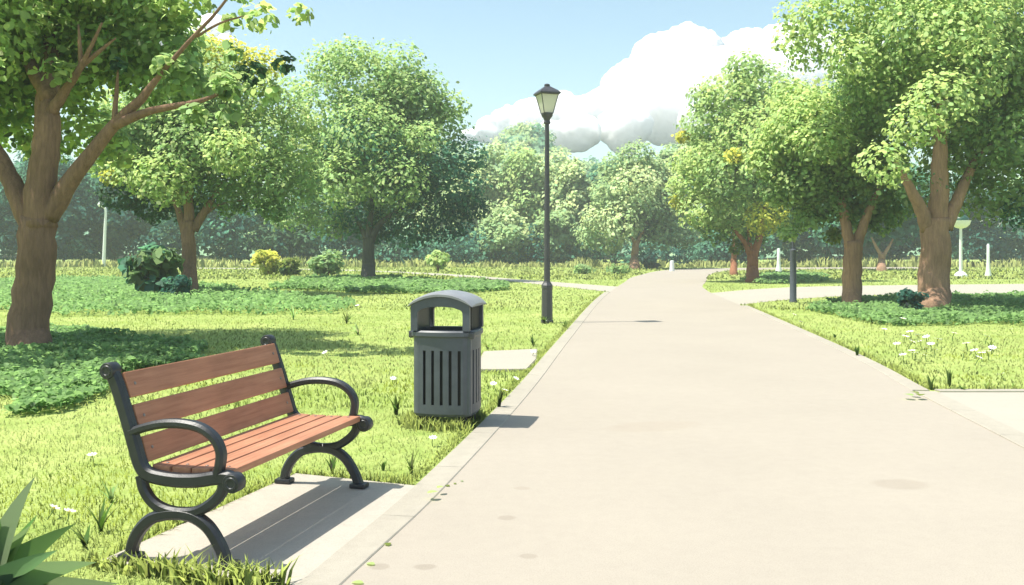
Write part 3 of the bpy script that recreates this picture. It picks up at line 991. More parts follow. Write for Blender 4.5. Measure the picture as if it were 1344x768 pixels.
for (px, py, rx, rz, dd, cols, label) in far_trees:
    c = far(px, py, dd)
    g = Vector((c.x, dd, 0))
    rxm = 1.1 * rx / F_PX * dd; rzm = 1.05 * rz / F_PX * dd
    root = empty('broadleaf_tree', g)
    tag(root, label, 'tree', GF)
    trunk_mesh(root, [([g + Vector((0, 0, -.2)), g + Vector((.05, 0, c.z * .5)), g + Vector((0, .1, c.z))], [.4, .3, .2]),
                      ([g + Vector((0, 0, c.z * .45)), c + Vector((rxm * .4, 0, 0))], [.2, .08]), ([g + Vector((0, 0, c.z * .5)), c + Vector((-rxm * .4, .3, 0))], [.2, .08])], M['bark_grey'], n=8)
    cl = fill_clumps(c, (rxm * .8, rxm * .75, rzm * .8), 36, rxm * .26, rxm * .42, cols, inner=.3)
    crown_mesh('crown', cl, 18000, .42, M['far_leaf'], root, .85, .03, .12)


# --- far woods: one mass each
def wood(name, x0, x1, y0, y1, hfun, n, cols, total, size, label, cat='wood'):
    cl = []
    for _ in range(n):
        x = random.uniform(x0, x1); y = random.uniform(y0, y1)
        H = hfun(x, y)
        z = random.uniform(0.3, 1.0) * H
        cl.append((x, y, max(z - 1, .6), random.uniform(1.1, 2.3), G[random.choice(cols)]))
    o = crown_mesh(name, cl, total, size, M['far_leaf'], None, .85, .02, .14)
    return tag(o, label, cat, kind='stuff')


wood('woodland', -95, -14, 96, 108, lambda x, y: 7.5 + 1.5 * math.sin(x * .31) + 1.0 * math.sin(x * .83 + 1) + (y - 96) * .2, 420, ['tealD', 'tealD', 'teal', 'dark'], 52000, .55, 'dark teal wood closing the left side of the park')
wood('woodland', 20, 100, 97, 110, lambda x, y: 7.5 + 1.3 * math.sin(x * .27 + 2) + 1.0 * math.sin(x * .71) + (y - 96) * .2, 420, ['teal', 'tealD', 'teal'], 52000, .55, 'teal wood closing the right side of the park')
wood('undergrowth', -16, 24, 94.5, 97.5, lambda x, y: 3.4 + .5 * math.sin(x * .9), 130, ['tealD', 'teal'], 15000, .40, 'dark undergrowth along the foot of the far trees', 'undergrowth')
wood('woodland', -120, 130, 122, 140, lambda x, y: 10 + 1.5 * math.sin(x * .2), 420, ['teal', 'sage'], 40000, .8, 'distant wood behind the far trees', 'wood')

# hill
bm = bmesh.new()
NX, NY = 150, 60
hv = []
for j in range(NY + 1):
    row = []
    for i in range(NX + 1):
        x = -170 + 340 * i / NX; y = 170 + 150 * j / NY
        def g(cx, cy, sx, sy): return math.exp(-((x - cx) / sx) ** 2 - ((y - cy) / sy) ** 2)
        z = max(31 * g(4, 235, 19, 42), 27 * g(-16, 228, 16, 38), 23 * g(20, 240, 14, 40), 14 * g(80, 240, 45, 45), 15 * g(-85, 240, 60, 45), 8 * g(150, 240, 60, 50))
        k = min(1, z / 5)
        z += k * (1.5 * math.sin(x * .55 + math.sin(y * .3) * 2) * math.sin(y * .5) + .9 * math.sin(x * 1.3 + y * .4) * math.sin(y * 1.1 - x * .3))
        row.append(bm.verts.new((x, y, z - .3)))
    hv.append(row)
for j in range(NY):
    for i in range(NX):
        bm.faces.new((hv[j][i], hv[j][i + 1], hv[j + 1][i + 1], hv[j + 1][i]))
m, nt, b = new_mat('wooded hill')
pos = world_pos(nt)
n1 = noise(nt, .22, 5, .65, pos); n2 = noise(nt, .05, 3, .5, pos)
c1 = ramp(nt, n1.outputs[0], [(.35, (.16, .29, .19)), (.55, (.26, .38, .24)), (.7, (.36, .46, .28))]).outputs[0]  # pale tones put part of the distance haze into the colour
c2 = ramp(nt, n2.outputs[0], [(.4, (.8, .9, .9)), (.6, (1.2, 1.15, 1))]).outputs[0]
nt.links.new(mixc(nt, 1.0, c1, c2, 'MULTIPLY'), b.inputs['Base Color'])
b.inputs['Roughness'].default_value = 1; b.inputs['Specular IOR Level'].default_value = 0.05
bump(nt, b, n1.outputs[0], 1.0, 2.0)
tag(from_bm('hills', bm, m, None, True), 'hazy wooded hill rising behind the far trees', 'hill', kind='structure')
# tree cover on the hill
n = 9000
X = rng.uniform(-60, 75, n); Y = rng.uniform(185, 245, n)
def hz_(x, y):
    g = lambda cx, cy, sx, sy: np.exp(-((x - cx) / sx) ** 2 - ((y - cy) / sy) ** 2)
    return np.maximum.reduce([31 * g(4, 235, 19, 42), 27 * g(-16, 228, 16, 38), 23 * g(20, 240, 14, 40), 14 * g(80, 240, 45, 45), 15 * g(-85, 240, 60, 45)])
cl = []
for x, y in zip(X[:520], Y[:520]):
    z = float(hz_(x, y))
    cl.append((x, y, z + .6, random.uniform(1.6, 3.0), G[random.choice(['teal', 'sage', 'sage', 'pale'])]))
tag(crown_mesh('woodland', cl, 26000, 1.0, M['far_leaf'], None, .8, .02, .1), 'tree cover on the hazy hill', 'wood', kind='stuff')

# ------------------------------------------------------------------ park bench
S = 0.973
F1, F2, B1, B2 = at(300, 744, PADZ), at(470, 640, PADZ), at(170, 735, PADZ), at(375, 634, PADZ)
near_mid, far_mid = (F1 + B1) / 2, (F2 + B2) / 2
axis = (far_mid - near_mid); LEN = axis.length
bench = empty('park_bench', (near_mid + far_mid) / 2, -math.atan2(axis.x, axis.y))
tag(bench, 'park bench with reddish wooden slats and black cast iron ends on a concrete pad', 'bench')
U0 = 0.265


def uz(l): return [((u - U0) * S, z * S) for u, z in l]


def smooth2(l, n=6):
    return [(p.x, p.z) for p in catmull([Vector((a, 0, b_)) for a, b_ in l], n)]


def end_frame(y):
    bm = bmesh.new()
    T = 0.055
    back = smooth2(uz([(-.115, .935), (-.082, .865), (-.045, .765), (-.008, .655), (.024, .555), (.052, .475), (.09, .433), (.16, .415), (.27, .408), (.38, .415), (.46, .43), (.53, .437), (.572, .425)]))
    flat_bar(bm, back, .066 * S, T, y)
    flat_bar(bm, smooth2(uz([(.055, .42), (.075, .35), (.125, .29), (.2, .257), (.285, .25), (.37, .263), (.445, .305), (.5, .36), (.517, .415)])), .052 * S, T * .92, y)
    flat_bar(bm, smooth2(uz([(.0, .02), (.012, .08), (.05, .15), (.115, .21), (.2, .238), (.285, .245), (.36, .232), (.435, .185), (.495, .10), (.53, .02)])), .058 * S, T, y)
    for (u, z, r) in ((-.12, .935, .041), (.57, .415, .046)):
        q = bmesh.new()
        lathe(q, [(r * .35, -T * .62), (r * .9, -T * .62), (r, -T * .5), (r, T * .5), (r * .9, T * .62), (r * .35, T * .62)], 22)
        bmesh.ops.rotate(q, verts=q.verts, matrix=Matrix.Rotation(PI / 2, 3, 'X'), cent=(0, 0, 0))
        bmesh.ops.translate(q, verts=q.verts, vec=((u - U0) * S, y, z * S))
        me = bpy.data.meshes.new('t'); q.to_mesh(me); q.free(); bm.from_mesh(me); bpy.data.meshes.remove(me)
        # raised scroll ring
        ring = [((u - U0) * S + math.cos(a) * r * .55, z * S + math.sin(a) * r * .55) for a in [2 * PI * k / 16 for k in range(17)]]
        flat_bar(bm, ring, .012, T * 1.36, y, None, .003)
    for u in (0.0, .53):
        box(bm, ((u - U0) * S, y, .016), (.105, .085, .032), None, .011)
    ob = from_bm('end_frame', bm, M['iron'], bench)
    auto_smooth(ob, 38)
    bm = bmesh.new()
    arm = smooth2(uz([(.0, .632), (.09, .662), (.19, .683), (.3, .686), (.395, .668), (.465, .622), (.498, .56), (.494, .495), (.478, .44)]))
    flat_bar(bm, arm, .044 * S, T * 1.05, y, None, .012)
    a = from_bm('armrest', bm, M['iron'], ob)
    auto_smooth(a, 38)


for y in (-LEN / 2, LEN / 2):
    end_frame(y)


def slat(name, u, z, w, t, tilt, L):
    bm = bmesh.new()
    box(bm, (0, 0, 0), (w, L, t), None, .006)
    ob = from_bm(name, bm, M['wood'], bench)
    ob.location = ((u - U0) * S, 0, z * S)
    ob.rotation_euler = (0, tilt, 0)
    for sy in (-1, 1):
        for off in ((0,) if w < .1 else (-.0,)):
            q = bmesh.new()
            lathe(q, [(.0085, 0), (.0085, .0022), (.005, .0042)], 12, (off, sy * (L / 2 - .055), t / 2))
            from_bm('bolt', q, M['bolt'], ob, False)
    return ob


SL = LEN - .05
bt = math.atan2(.36, -.095)          # slope of the back
for (u, z) in ((-.055, .858), (-.002, .698), (.045, .54)):
    slat('back_slat', u, z, .132 * S, .032, PI / 2 - math.atan2(.10, .32), SL)
for i, u in enumerate((.148, .262, .372, .492)):
    slat('seat_slat', u, .452 - .01 * math.sin(i) * .3, (.098, .1, .1, .118)[i] * S, .034, (.06, .0, -.03, -.02)[i], SL)
for (u, z) in ((-.012, .756), (.03, .60), (.14, .416), (.48, .415)):      # iron rails that carry the slats
    pass

# ------------------------------------------------------------------ litter bin
bin_ = empty('litter_bin', binp, R(-11))
tag(bin_, 'dark grey slotted litter bin with arched lid standing in the grass', 'bin')
HB = .252


def rsq(half, rad, n=7, bulge=0.02):
    """rounded square outline with slightly convex sides: list of (x, y, side parameter)"""
    out = []
    m_ = 14
    for s in range(4):
        a0 = s * PI / 2 - PI / 2
        ca, sa = math.cos(a0 + PI / 2), math.sin(a0 + PI / 2)
        for k in range(m_):
            t = -1 + 2 * k / m_
            x = t * (half - rad); y = -half - bulge * (1 - t * t)
            out.append((x * ca - y * sa, x * sa + y * ca, s, t))
        for k in range(n):
            a = -PI / 2 + PI / 2 * k / n
            x = half - rad + rad * math.cos(a); y = -(half - rad) + rad * math.sin(a)
            out.append((x * ca - y * sa, x * sa + y * ca, s, 2))
    return out


prof = rsq(HB, .075)
zs = [.10, .125, .17, .20, .66, .69, .775]
bm = bmesh.new()
N = len(prof)
rows = []
for j, z in enumerate(zs):
    k = .94 if j == 0 else 1.0
    rows.append([bm.verts.new((p[0] * k, p[1] * k, z)) for p in prof])
for j in range(len(zs) - 1):
    for i in range(N):
        s, t = prof[i][2], prof[i][3]
        slot = (j == 3) and t < 1.5 and (i % 21) in (1, 4, 7, 10, 13) and True
        if slot: continue
        bm.faces.new((rows[j][i], rows[j][(i + 1) % N], rows[j + 1][(i + 1) % N], rows[j + 1][i]))
ob = from_bm('body', bm, M['bin'], bin_, False)
sm = ob.modifiers.new('thickness', 'SOLIDIFY'); sm.thickness = .014; sm.offset = -1
bm = bmesh.new()
pr2 = rsq(HB - .03, .06)
r0 = [bm.verts.new((p[0], p[1], .11)) for p in pr2]; r1 = [bm.verts.new((p[0], p[1], .80)) for p in pr2]
for i in range(len(pr2)):
    bm.faces.new((r0[i], r0[(i + 1) % len(pr2)], r1[(i + 1) % len(pr2)], r1[i]))
bm.faces.new(r0)
from_bm('liner', bm, M['black'], bin_)
# rim
bm = bmesh.new()
ro = [rsq(HB + e, .085) for e in (.004, .018, .018, .006)]
zz = (.770, .783, .815, .828)
ri = rsq(HB - .045, .06)
R_ = [[bm.verts.new((p[0], p[1], z)) for p in pr] for pr, z in zip(ro, zz)] + [[bm.verts.new((p[0], p[1], .828)) for p in ri], [bm.verts.new((p[0], p[1], .770)) for p in ri]]
for j in range(len(R_)):
    a_, b_ = R_[j], R_[(j + 1) % len(R_)]
    for i in range(N):
        bm.faces.new((a_[i], a_[(i + 1) % N], b_[(i + 1) % N], b_[i]))
ob = from_bm('rim', bm, M['bin'], bin_); auto_smooth(ob, 40)


def arch(x, e=0.0):
    return 1.03 + e + .085 * (1 - (x / (HB + .03)) ** 2)


# hood frames front and back with rounded windows, corner posts, side panel
def hood_frame(y, th):
    bm = bmesh.new()
    W = HB + .004
    n_ = 24
    outer, inner = [], []
    xs = [-W + 2 * W * k / n_ for k in range(n_ + 1)]
    xi = HB - .055
    zi0 = .828
    inn = [(-xi, zi0)]
    for k in range(7):
        a = PI - PI / 2 * k / 6
        inn.append((-xi + .04 + .04 * math.cos(a), .97 + .04 * math.sin(a)))
    for k in range(1, 8):
        x = -xi + .04 + (2 * xi - .08) * k / 8
        inn.append((x, 1.01 + .022 * (1 - (x / xi) ** 2)))
    for k in range(7):
        a = PI / 2 - PI / 2 * k / 6
        inn.append((xi - .04 + .04 * math.cos(a), .97 + .04 * math.sin(a)))
    inn.append((xi, zi0))
    m_ = len(inn)
    out = []
    for k, (x, z) in enumerate(inn):
        if k == 0: out.append((-W, zi0))
        elif k == m_ - 1: out.append((W, zi0))
        elif k <= 3: out.append((-W, zi0 + (arch(-W) - zi0) * k / 3.0))
        elif k >= m_ - 4: out.append((W, zi0 + (arch(W) - zi0) * (m_ - 1 - k) / 3.0))
        else:
            q = (k - 3) / (m_ - 7)
            xx = -W + 2 * W * q
            out.append((xx, arch(xx)))
    V = {}
    for nm, lst in (('i', inn), ('o', out)):
        for yy in (0, 1):
            V[nm, yy] = [bm.verts.new((x, y + (yy - .5) * th, z)) for x, z in lst]
    for k in range(m_ - 1):
        for (p, q) in ((('i', 0), ('o', 0)), (('o', 1), ('i', 1)), (('o', 0), ('o', 1)), (('i', 1), ('i', 0))):
            bm.faces.new((V[p][k], V[p][k + 1], V[q][k + 1], V[q][k]))
    for k in (0, m_ - 1):
        bm.faces.new((V['i', 0][k], V['o', 0][k], V['o', 1][k], V['i', 1][k]))
    o_ = from_bm('hood_frame', bm, M['bin'], bin_); auto_smooth(o_, 40)


hood_frame(-HB + .005, .045)
hood_frame(HB - .005, .045)
bm = bmesh.new(); box(bm, (-HB + .02, 0, .928), (.022, 2 * HB - .10, .205), None, .004)
from_bm('side_panel', bm, M['bin'], bin_)
bm = bmesh.new(); box(bm, (HB - .03, .06, .928), (.022, 2 * HB - .20, .205), None, .004)
tag(from_bm('side_panel', bm, M['black'], bin_), 'black side panel')
bm = bmesh.new()
box(bm, (HB - .035, -HB + .045, .45), (.085, .05, .68), None, .012)
from_bm('corner_post', bm, M['bin'], bin_)
# arched lid
bm = bmesh.new()
n_ = 24
W = HB + .03; D_ = HB + .035
top, bot = [], []
for k in range(n_ + 1):
    x = -W + 2 * W * k / n_
    e = .04 * (1 - (abs(x) / W) ** 8)
    z = arch(x, .0)
    for yy, dz in ((-D_, 0), (-D_ + .03, .012), (D_ - .03, .012), (D_, 0)):
        pass
    top.append([bm.verts.new((x, yy, z + .006 + e * .55 + dz)) for yy, dz in ((-D_, -.006), (-D_ + .02, .004), (-.1, .018), (.1, .018), (D_ - .02, .004), (D_, -.006))])
    bot.append([bm.verts.new((x, yy, z + .003)) for yy in (-D_, D_)])
for k in range(n_):
    for q in range(5):
        bm.faces.new((top[k][q], top[k][q + 1], top[k + 1][q + 1], top[k + 1][q]))
    bm.faces.new((bot[k][0], bot[k + 1][0], bot[k + 1][1], bot[k][1]))
    bm.faces.new((bot[k][0], top[k][0], top[k + 1][0], bot[k + 1][0]))
    bm.faces.new((bot[k][1], bot[k + 1][1], top[k + 1][5], top[k][5]))
for k in (0, n_):
    bm.faces.new([bot[k][0]] + top[k] + [bot[k][1]])
ob = from_bm('lid', bm, M['bin_roof'], bin_); auto_smooth(ob, 30)
for (x, y) in ((-HB - .022, -.16), (HB + .012, -HB + .04)):
    bm = bmesh.new(); box(bm, (x, y, .79), (.055, .07, .062), None, .016)
    from_bm('hinge', bm, M['lamp'], bin_)
for sx in (-1, 1):
    for sy in (-1, 1):
        bm = bmesh.new(); box(bm, (sx * .17, sy * .17, .055), (.07, .07, .12), None, .008)
        from_bm('leg', bm, M['black'], bin_)

# ------------------------------------------------------------------ tall lamp post
lp = at(718, 424)
lamp = empty('street_lamp', lp, R(18))
tag(lamp, 'tall dark lamp post with a square tapered lantern beside the path', 'street lamp')
ks = F_PX / lp.y              # px per metre there
zb = lambda py: (424 - py) / ks


def part(name, parent, mat, build, ang=None):
    bm = bmesh.new(); build(bm)
    o_ = from_bm(name, bm, mat, parent)
    if ang: auto_smooth(o_, ang)
    return o_


part('base', lamp, M['lamp'], lambda bm: lathe(bm, [(.135, -.03), (.135, .05), (.118, .07), (.112, .70), (.118, .74), (.118, .79), (.085, .84), (.07, .87)], 8, rot0=PI / 8))
part('pole', lamp, M['lamp'], lambda bm: lathe(bm, [(.066, .85), (.058, 2.2), (.048, 3.6), (.044, zb(160))], 18), 50)
part('collar', lamp, M['lamp'], lambda bm: lathe(bm, [(.05, zb(163)), (.075, zb(162)), (.075, zb(160)), (.062, zb(159)), (.07, zb(156)), (.11, zb(153)), (.12, zb(151)), (.12, zb(149.5)), (.085, zb(148.5))], 16), 35)
z0, z1 = zb(149), zb(124.5)
h0, h1 = .095, .188
def glass(bm):
    q = [[bm.verts.new((sx * hh, sy * hh, z)) for sx, sy in ((-1, -1), (1, -1), (1, 1), (-1, 1))] for hh, z in ((h0 - .006, z0), (h1 - .006, z1))]
    for k in range(4):
        bm.faces.new((q[0][k], q[0][(k + 1) % 4], q[1][(k + 1) % 4], q[1][k]))
part('glass', lamp, M['glass'], glass)
def lframe(bm):
    for sx, sy in ((-1, -1), (1, -1), (1, 1), (-1, 1)):
        tube(bm, [(sx * h0, sy * h0, z0 - .01), (sx * h1, sy * h1, z1)], [.009, .009], 6)
    for hh, z, r in ((h1, z1, .012), (h0, z0, .012)):
        c = [(-hh, -hh, z), (hh, -hh, z), (hh, hh, z), (-hh, hh, z)]
        for k in range(4):
            tube(bm, [c[k], c[(k + 1) % 4]], [r, r], 6)
part('lantern_frame', lamp, M['lamp'], lframe)
q2 = math.sqrt(2)
roof = part('roof', lamp, M['lamp'], lambda bm: lathe(bm, [(.20 * q2, zb(125)), (.225 * q2, zb(124)), (.225 * q2, zb(122.3)), (.18 * q2, zb(119.5)), (.06 * q2, zb(114)), (.05 * q2, zb(113.5))], 4, rot0=PI / 4))
part('finial', roof, M['lamp'], lambda bm: lathe(bm, [(.05, zb(113.7)), (.062, zb(112.6)), (.058, zb(111)), (.035, zb(110.2))], 12), 40)
part('bulb', lamp, M['petal'], lambda bm: lathe(bm, [(.03, z0), (.045, z0 + .05), (.05, z0 + .11), (.03, z0 + .16), (.008, z0 + .175)], 12), 50)

# slate pole on the right lawn, its lantern up in the leaves
p = at(1041, 397)
l2 = empty('street_lamp', p, 0)
tag(l2, 'slim slate grey lamp pole rising into the leaves beside the right side path', 'street lamp')
part('pole', l2, M['slate'], lambda bm: lathe(bm, [(.115, -.02), (.115, .05), (.098, .08), (.09, 1.48), (.096, 1.5), (.096, 1.54), (.035, 1.58), (.026, 3.7)], 16), 40)
part('lantern', l2, M['slate'], lambda bm: lathe(bm, [(.05, 3.68), (.10, 3.72), (.20, 4.05), (.24, 4.08), (.22, 4.12), (.05, 4.26), (.02, 4.32)], 16), 40)

# far white lamp on the left with a drooping round head
p = at(136, 351)
k = F_PX / p.y
l3 = empty('street_lamp', p, 0)
tag(l3, 'far thin white lamp with a small round head in front of the left wood', 'street lamp')
hh = (351 - 274) / k
part('pole', l3, M['white'], lambda bm: (tube(bm, catmull([(0, 0, -.05), (.06, 0, hh * .3), (.13, 0, hh * .65), (.2, 0, hh * .97), (.0, 0, hh + .12), (-.3, 0, hh + .3)], 4), list(np.linspace(.17, .07, 21)), 10)), 50)
part('lamp_head', l3, M['white'], lambda bm: lathe(bm, [(.06, hh + .12), (.2, hh + .22), (.27, hh + .4), (.2, hh + .58), (.05, hh + .66)], 14, (-.3, 0, 0)), 50)

# white lamp with a bowl head, right
p = at(1261, 364)
k = F_PX / p.y
l4 = empty('street_lamp', p, 0)
tag(l4, 'white lamp with a wide bowl and dark green dome right of the largest trunk', 'street lamp')
hh = (364 - 299) / k
part('base', l4, M['white'], lambda bm: lathe(bm, [(.36, -.02), (.36, .12), (.26, .26), (.13, .34)], 16), 35)
part('pole', l4, M['white'], lambda bm: lathe(bm, [(.10, .30), (.075, hh)], 12), 50)
part('bowl', l4, M['white'], lambda bm: lathe(bm, [(.08, hh - .05), (.3, hh + .02), (.48, hh + .18), (.56, hh + .42), (.50, hh + .42), (.43, hh + .22), (.28, hh + .12), (.06, hh + .08)], 20), 50)
part('dome', l4, M['dome'], lambda bm: lathe(bm, [(.42, hh + .20), (.46, hh + .36), (.42, hh + .56), (.28, hh + .70), (.06, hh + .76)], 18), 50)


def bollard(px, py, top, r, label, flare=True):
    p = at(px, py); k = F_PX / p.y; h_ = (py - top) / k
    pr = ([(r * 2.1, -.02), (r * 2.1, .08), (r * 1.3, .4)] if flare else [(r * 1.15, -.02), (r * 1.1, .1)]) + [(r, h_ * .5), (r * .9, h_ * .96), (r * .5, h_)]
    bm = bmesh.new(); lathe(bm, pr, 12)
    o_ = from_bm('bollard', bm, M['white'])
    auto_smooth(o_, 45)
    o_.location = p
    tag(o_, label, 'bollard', 'white posts on the far grass')


bollard(1297, 363, 320, .09, 'slim white post right of the bowl headed lamp')
bollard(1022, 358, 326, .12, 'white post between the reddish tree and the slate grey pole')
bollard(882, 356, 342, .17, 'short white bollard at the far edge of the path bend', False)

# ------------------------------------------------------------------ bushes, plants, flowers, leaves
def bush(name, base, r, cols, total, size, label, squash=.8, cat='bush', h=None, group=None):
    root = empty(name, base)
    tag(root, label, cat, group)
    h = h or r
    cl = []
    for _ in range(14):
        a = random.uniform(0, 2 * PI); q = random.uniform(0, .7) * r
        cl.append((base.x + math.cos(a) * q, base.y + math.sin(a) * q, random.uniform(.25, .9) * h, random.uniform(.3, .5) * r, G[random.choice(cols)]))
    bm = bmesh.new()
    for k in range(7):
        a = k * .9
        tube(bm, [(0, 0, -.03), (math.cos(a) * r * .2, math.sin(a) * r * .2, h * .4), (math.cos(a) * r * .5, math.sin(a) * r * .5, h * .85)], [.03 * r + .005, .02 * r + .004, .006], 6)
    from_bm('stem', bm, M['bark'], root, True)
    crown_mesh('foliage', cl, total, size, M['leaf'], root, squash, .22)
    return root


bush('shrub', at(192, 392), 1.0, ['teal', 'dark', 'deep'], 900, .36, 'dark leafy shrub left of the second brown trunk', h=1.7)
bush('shrub', at(228, 394), .55, ['tealD', 'teal'], 900, .2, 'low dark shrub touching the foot of the second brown trunk', h=.7)
bush('shrub', at(1192, 414), .42, ['tealD', 'dark'], 700, .13, 'small dark fern like shrub at the foot of the largest right trunk', h=.6)
bush('shrub', at(352, 362), 1.0, ['yell'], 900, .3, 'yellow shrub in front of the dark left wood', h=1.5)
bush('shrub', at(378, 362), .8, ['dark', 'olive'], 900, .26, 'low dark olive shrub right of the yellow shrub', h=.9)
bush('shrub', at(430, 362), 1.3, ['sage', 'mid'], 1200, .3, 'rounded grey green shrub left of the grey trunk', h=1.3)
bush('shrub', at(575, 357), .9, ['lime'], 700, .3, 'lime shrub at the end of the left side path', h=1.6)
bush('shrub', at(940, 356) + Vector((-4.2, 6, 0)), .9, ['tealD'], 900, .3, 'round dark clipped shrub beside the short white bollard', h=1.4)
bush('shrub', at(765, 360), .9, ['mid', 'sage'], 600, .22, 'flat green mound on the far grass right of the lamp', h=.45)
bush('shrub', at(810, 360), .9, ['mid'], 600, .22, 'flat darker green mound nearer the path bend', h=.4)


def blade_plant(name, base, blades_, mat_col, label, cat, w, group=None, segs=6, fan=False):
    """tuft of long tapering folded blades: (angle, height, reach)"""
    V, K = [], []
    bm = bmesh.new()
    lay = bm.verts.layers.float_color.new('Col')
    for (a, h, reach, ww) in blades_:
        dx, dy = math.cos(a), math.sin(a)
        sx, sy = -dy, dx
        if fan:
            dv = Vector((dx * reach, dy * reach, h)).normalized()
            sv = dv.cross(Vector((0, 1, 0))).normalized()
            sv = Matrix.Rotation(random.uniform(-.5, .5), 3, dv) @ sv
        col = tuple(c * random.uniform(.8, 1.2) for c in mat_col)
        if not fan: sv = Vector((sx, sy, 0))
        prev = None
        for k in range(segs + 1):
            t = k / segs
            r_ = reach * t ** 1.6
            z = h * (t - .12 * t * t * (reach / max(h, .01)))
            wd = ww * (1 - t) ** .7 * (0.55 + 1.4 * t * (1 - t)) + .0008
            c = Vector((dx * r_, dy * r_, z))
            row = [bm.verts.new(c + sv * wd + Vector((0, 0, wd * .35))), bm.verts.new(c), bm.verts.new(c - sv * wd + Vector((0, 0, wd * .35)))]
            for v in row: v[lay] = (*col, 1)
            if prev:
                bm.faces.new((prev[0], prev[1], row[1], row[0])); bm.faces.new((prev[1], prev[2], row[2], row[1]))
            prev = row
    me = bpy.data.meshes.new(name); bm.to_mesh(me); bm.free()
    o_ = link_mesh(name, me, M['leaf'], None, True)
    o_.location = base
    return tag(o_, label, cat, group)


bl = []
tips = [(46, 628), (98, 682), (-5, 665), (40, 690), (126, 724), (75, 715), (-40, 690), (155, 748), (-70, 740), (10, 740), (110, 760), (60, 765)]
pb = Vector((-2.16, 3.88, 0))
for (px, py) in tips:
    dd = pb.y + random.uniform(-.12, .05)
    tp = far(px, py, dd)
    v = tp - pb
    bl.append((math.atan2(v.y, v.x), max(tp.z, .12) * 1.06, Vector((v.x, v.y)).length, random.uniform(.085, .115)))
bl += [(a, random.uniform(.3, .45), random.uniform(.1, .3), .05) for a in (1.2, 2.2, 3.6, 4.6)]
blade_plant('agave_plant', pb, bl, (.17, .265, .10), 'large pointed dark green leaves in the bottom left corner', 'plant', .05, segs=8, fan=True)

tufts = [  # px, py, height, spread, blades, colour key, label
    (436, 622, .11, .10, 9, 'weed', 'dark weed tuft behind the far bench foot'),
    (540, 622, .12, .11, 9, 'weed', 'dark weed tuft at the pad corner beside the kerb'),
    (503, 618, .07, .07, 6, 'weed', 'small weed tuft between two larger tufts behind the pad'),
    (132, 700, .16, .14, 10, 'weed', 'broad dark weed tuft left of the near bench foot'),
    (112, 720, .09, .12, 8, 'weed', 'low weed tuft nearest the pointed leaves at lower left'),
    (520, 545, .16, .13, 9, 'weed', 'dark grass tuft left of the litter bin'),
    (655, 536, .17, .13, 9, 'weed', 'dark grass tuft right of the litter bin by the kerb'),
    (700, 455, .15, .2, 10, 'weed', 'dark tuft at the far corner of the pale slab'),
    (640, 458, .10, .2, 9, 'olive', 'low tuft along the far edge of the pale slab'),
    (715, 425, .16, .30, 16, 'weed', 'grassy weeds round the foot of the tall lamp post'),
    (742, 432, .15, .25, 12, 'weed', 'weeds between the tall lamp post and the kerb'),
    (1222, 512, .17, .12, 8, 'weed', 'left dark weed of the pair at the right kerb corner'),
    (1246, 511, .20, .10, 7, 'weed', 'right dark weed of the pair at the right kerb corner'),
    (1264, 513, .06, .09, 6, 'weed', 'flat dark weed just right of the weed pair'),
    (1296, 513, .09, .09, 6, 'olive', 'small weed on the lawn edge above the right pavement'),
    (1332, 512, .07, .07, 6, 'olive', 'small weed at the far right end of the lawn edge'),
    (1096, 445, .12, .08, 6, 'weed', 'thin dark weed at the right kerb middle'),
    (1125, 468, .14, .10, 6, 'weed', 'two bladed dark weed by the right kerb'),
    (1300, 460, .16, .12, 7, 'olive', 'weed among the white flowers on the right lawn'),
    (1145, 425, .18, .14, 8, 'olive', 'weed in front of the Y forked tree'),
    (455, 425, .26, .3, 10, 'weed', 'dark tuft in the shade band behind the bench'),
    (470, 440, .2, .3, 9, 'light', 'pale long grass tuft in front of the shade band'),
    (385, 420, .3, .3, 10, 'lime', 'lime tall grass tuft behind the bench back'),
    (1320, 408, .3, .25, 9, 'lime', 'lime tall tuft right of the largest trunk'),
    (905 - 760, 660, .12, .1, 7, 'mid', 'slim green tuft on the sunny lawn behind the bench end'),
]
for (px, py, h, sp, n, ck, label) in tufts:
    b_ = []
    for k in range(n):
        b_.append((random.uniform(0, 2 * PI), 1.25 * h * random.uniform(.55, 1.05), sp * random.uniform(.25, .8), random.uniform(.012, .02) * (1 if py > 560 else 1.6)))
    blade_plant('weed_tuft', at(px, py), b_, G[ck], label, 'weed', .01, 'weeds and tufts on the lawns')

# low ground cover beds painting the trees' shade bands round the trunks (nobody could count the leaves)
def shade_ground_cover(px_poly, n, hgt, size, cols, label):
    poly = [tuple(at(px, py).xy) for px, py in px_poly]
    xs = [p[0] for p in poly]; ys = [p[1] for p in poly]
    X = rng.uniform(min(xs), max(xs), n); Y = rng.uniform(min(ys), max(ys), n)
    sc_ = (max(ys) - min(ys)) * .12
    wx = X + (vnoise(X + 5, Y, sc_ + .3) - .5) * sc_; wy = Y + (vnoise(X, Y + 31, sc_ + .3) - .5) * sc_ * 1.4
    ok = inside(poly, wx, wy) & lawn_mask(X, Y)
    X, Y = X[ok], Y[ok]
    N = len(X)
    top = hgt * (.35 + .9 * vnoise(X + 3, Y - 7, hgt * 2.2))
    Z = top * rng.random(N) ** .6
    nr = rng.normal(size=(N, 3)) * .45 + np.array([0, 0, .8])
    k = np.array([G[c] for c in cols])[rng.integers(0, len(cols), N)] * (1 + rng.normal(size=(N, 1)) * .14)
    o_ = fast_mesh('shade_ground_cover', leaves(np.stack([X, Y, Z + .02], 1), nr, size * rng.uniform(.5, 1.3, N), k, droop=-.6), LEAF_F, 6, np.clip(k, .01, .8), M['leaf'])
    tag(o_, label, 'ground cover', kind='stuff')


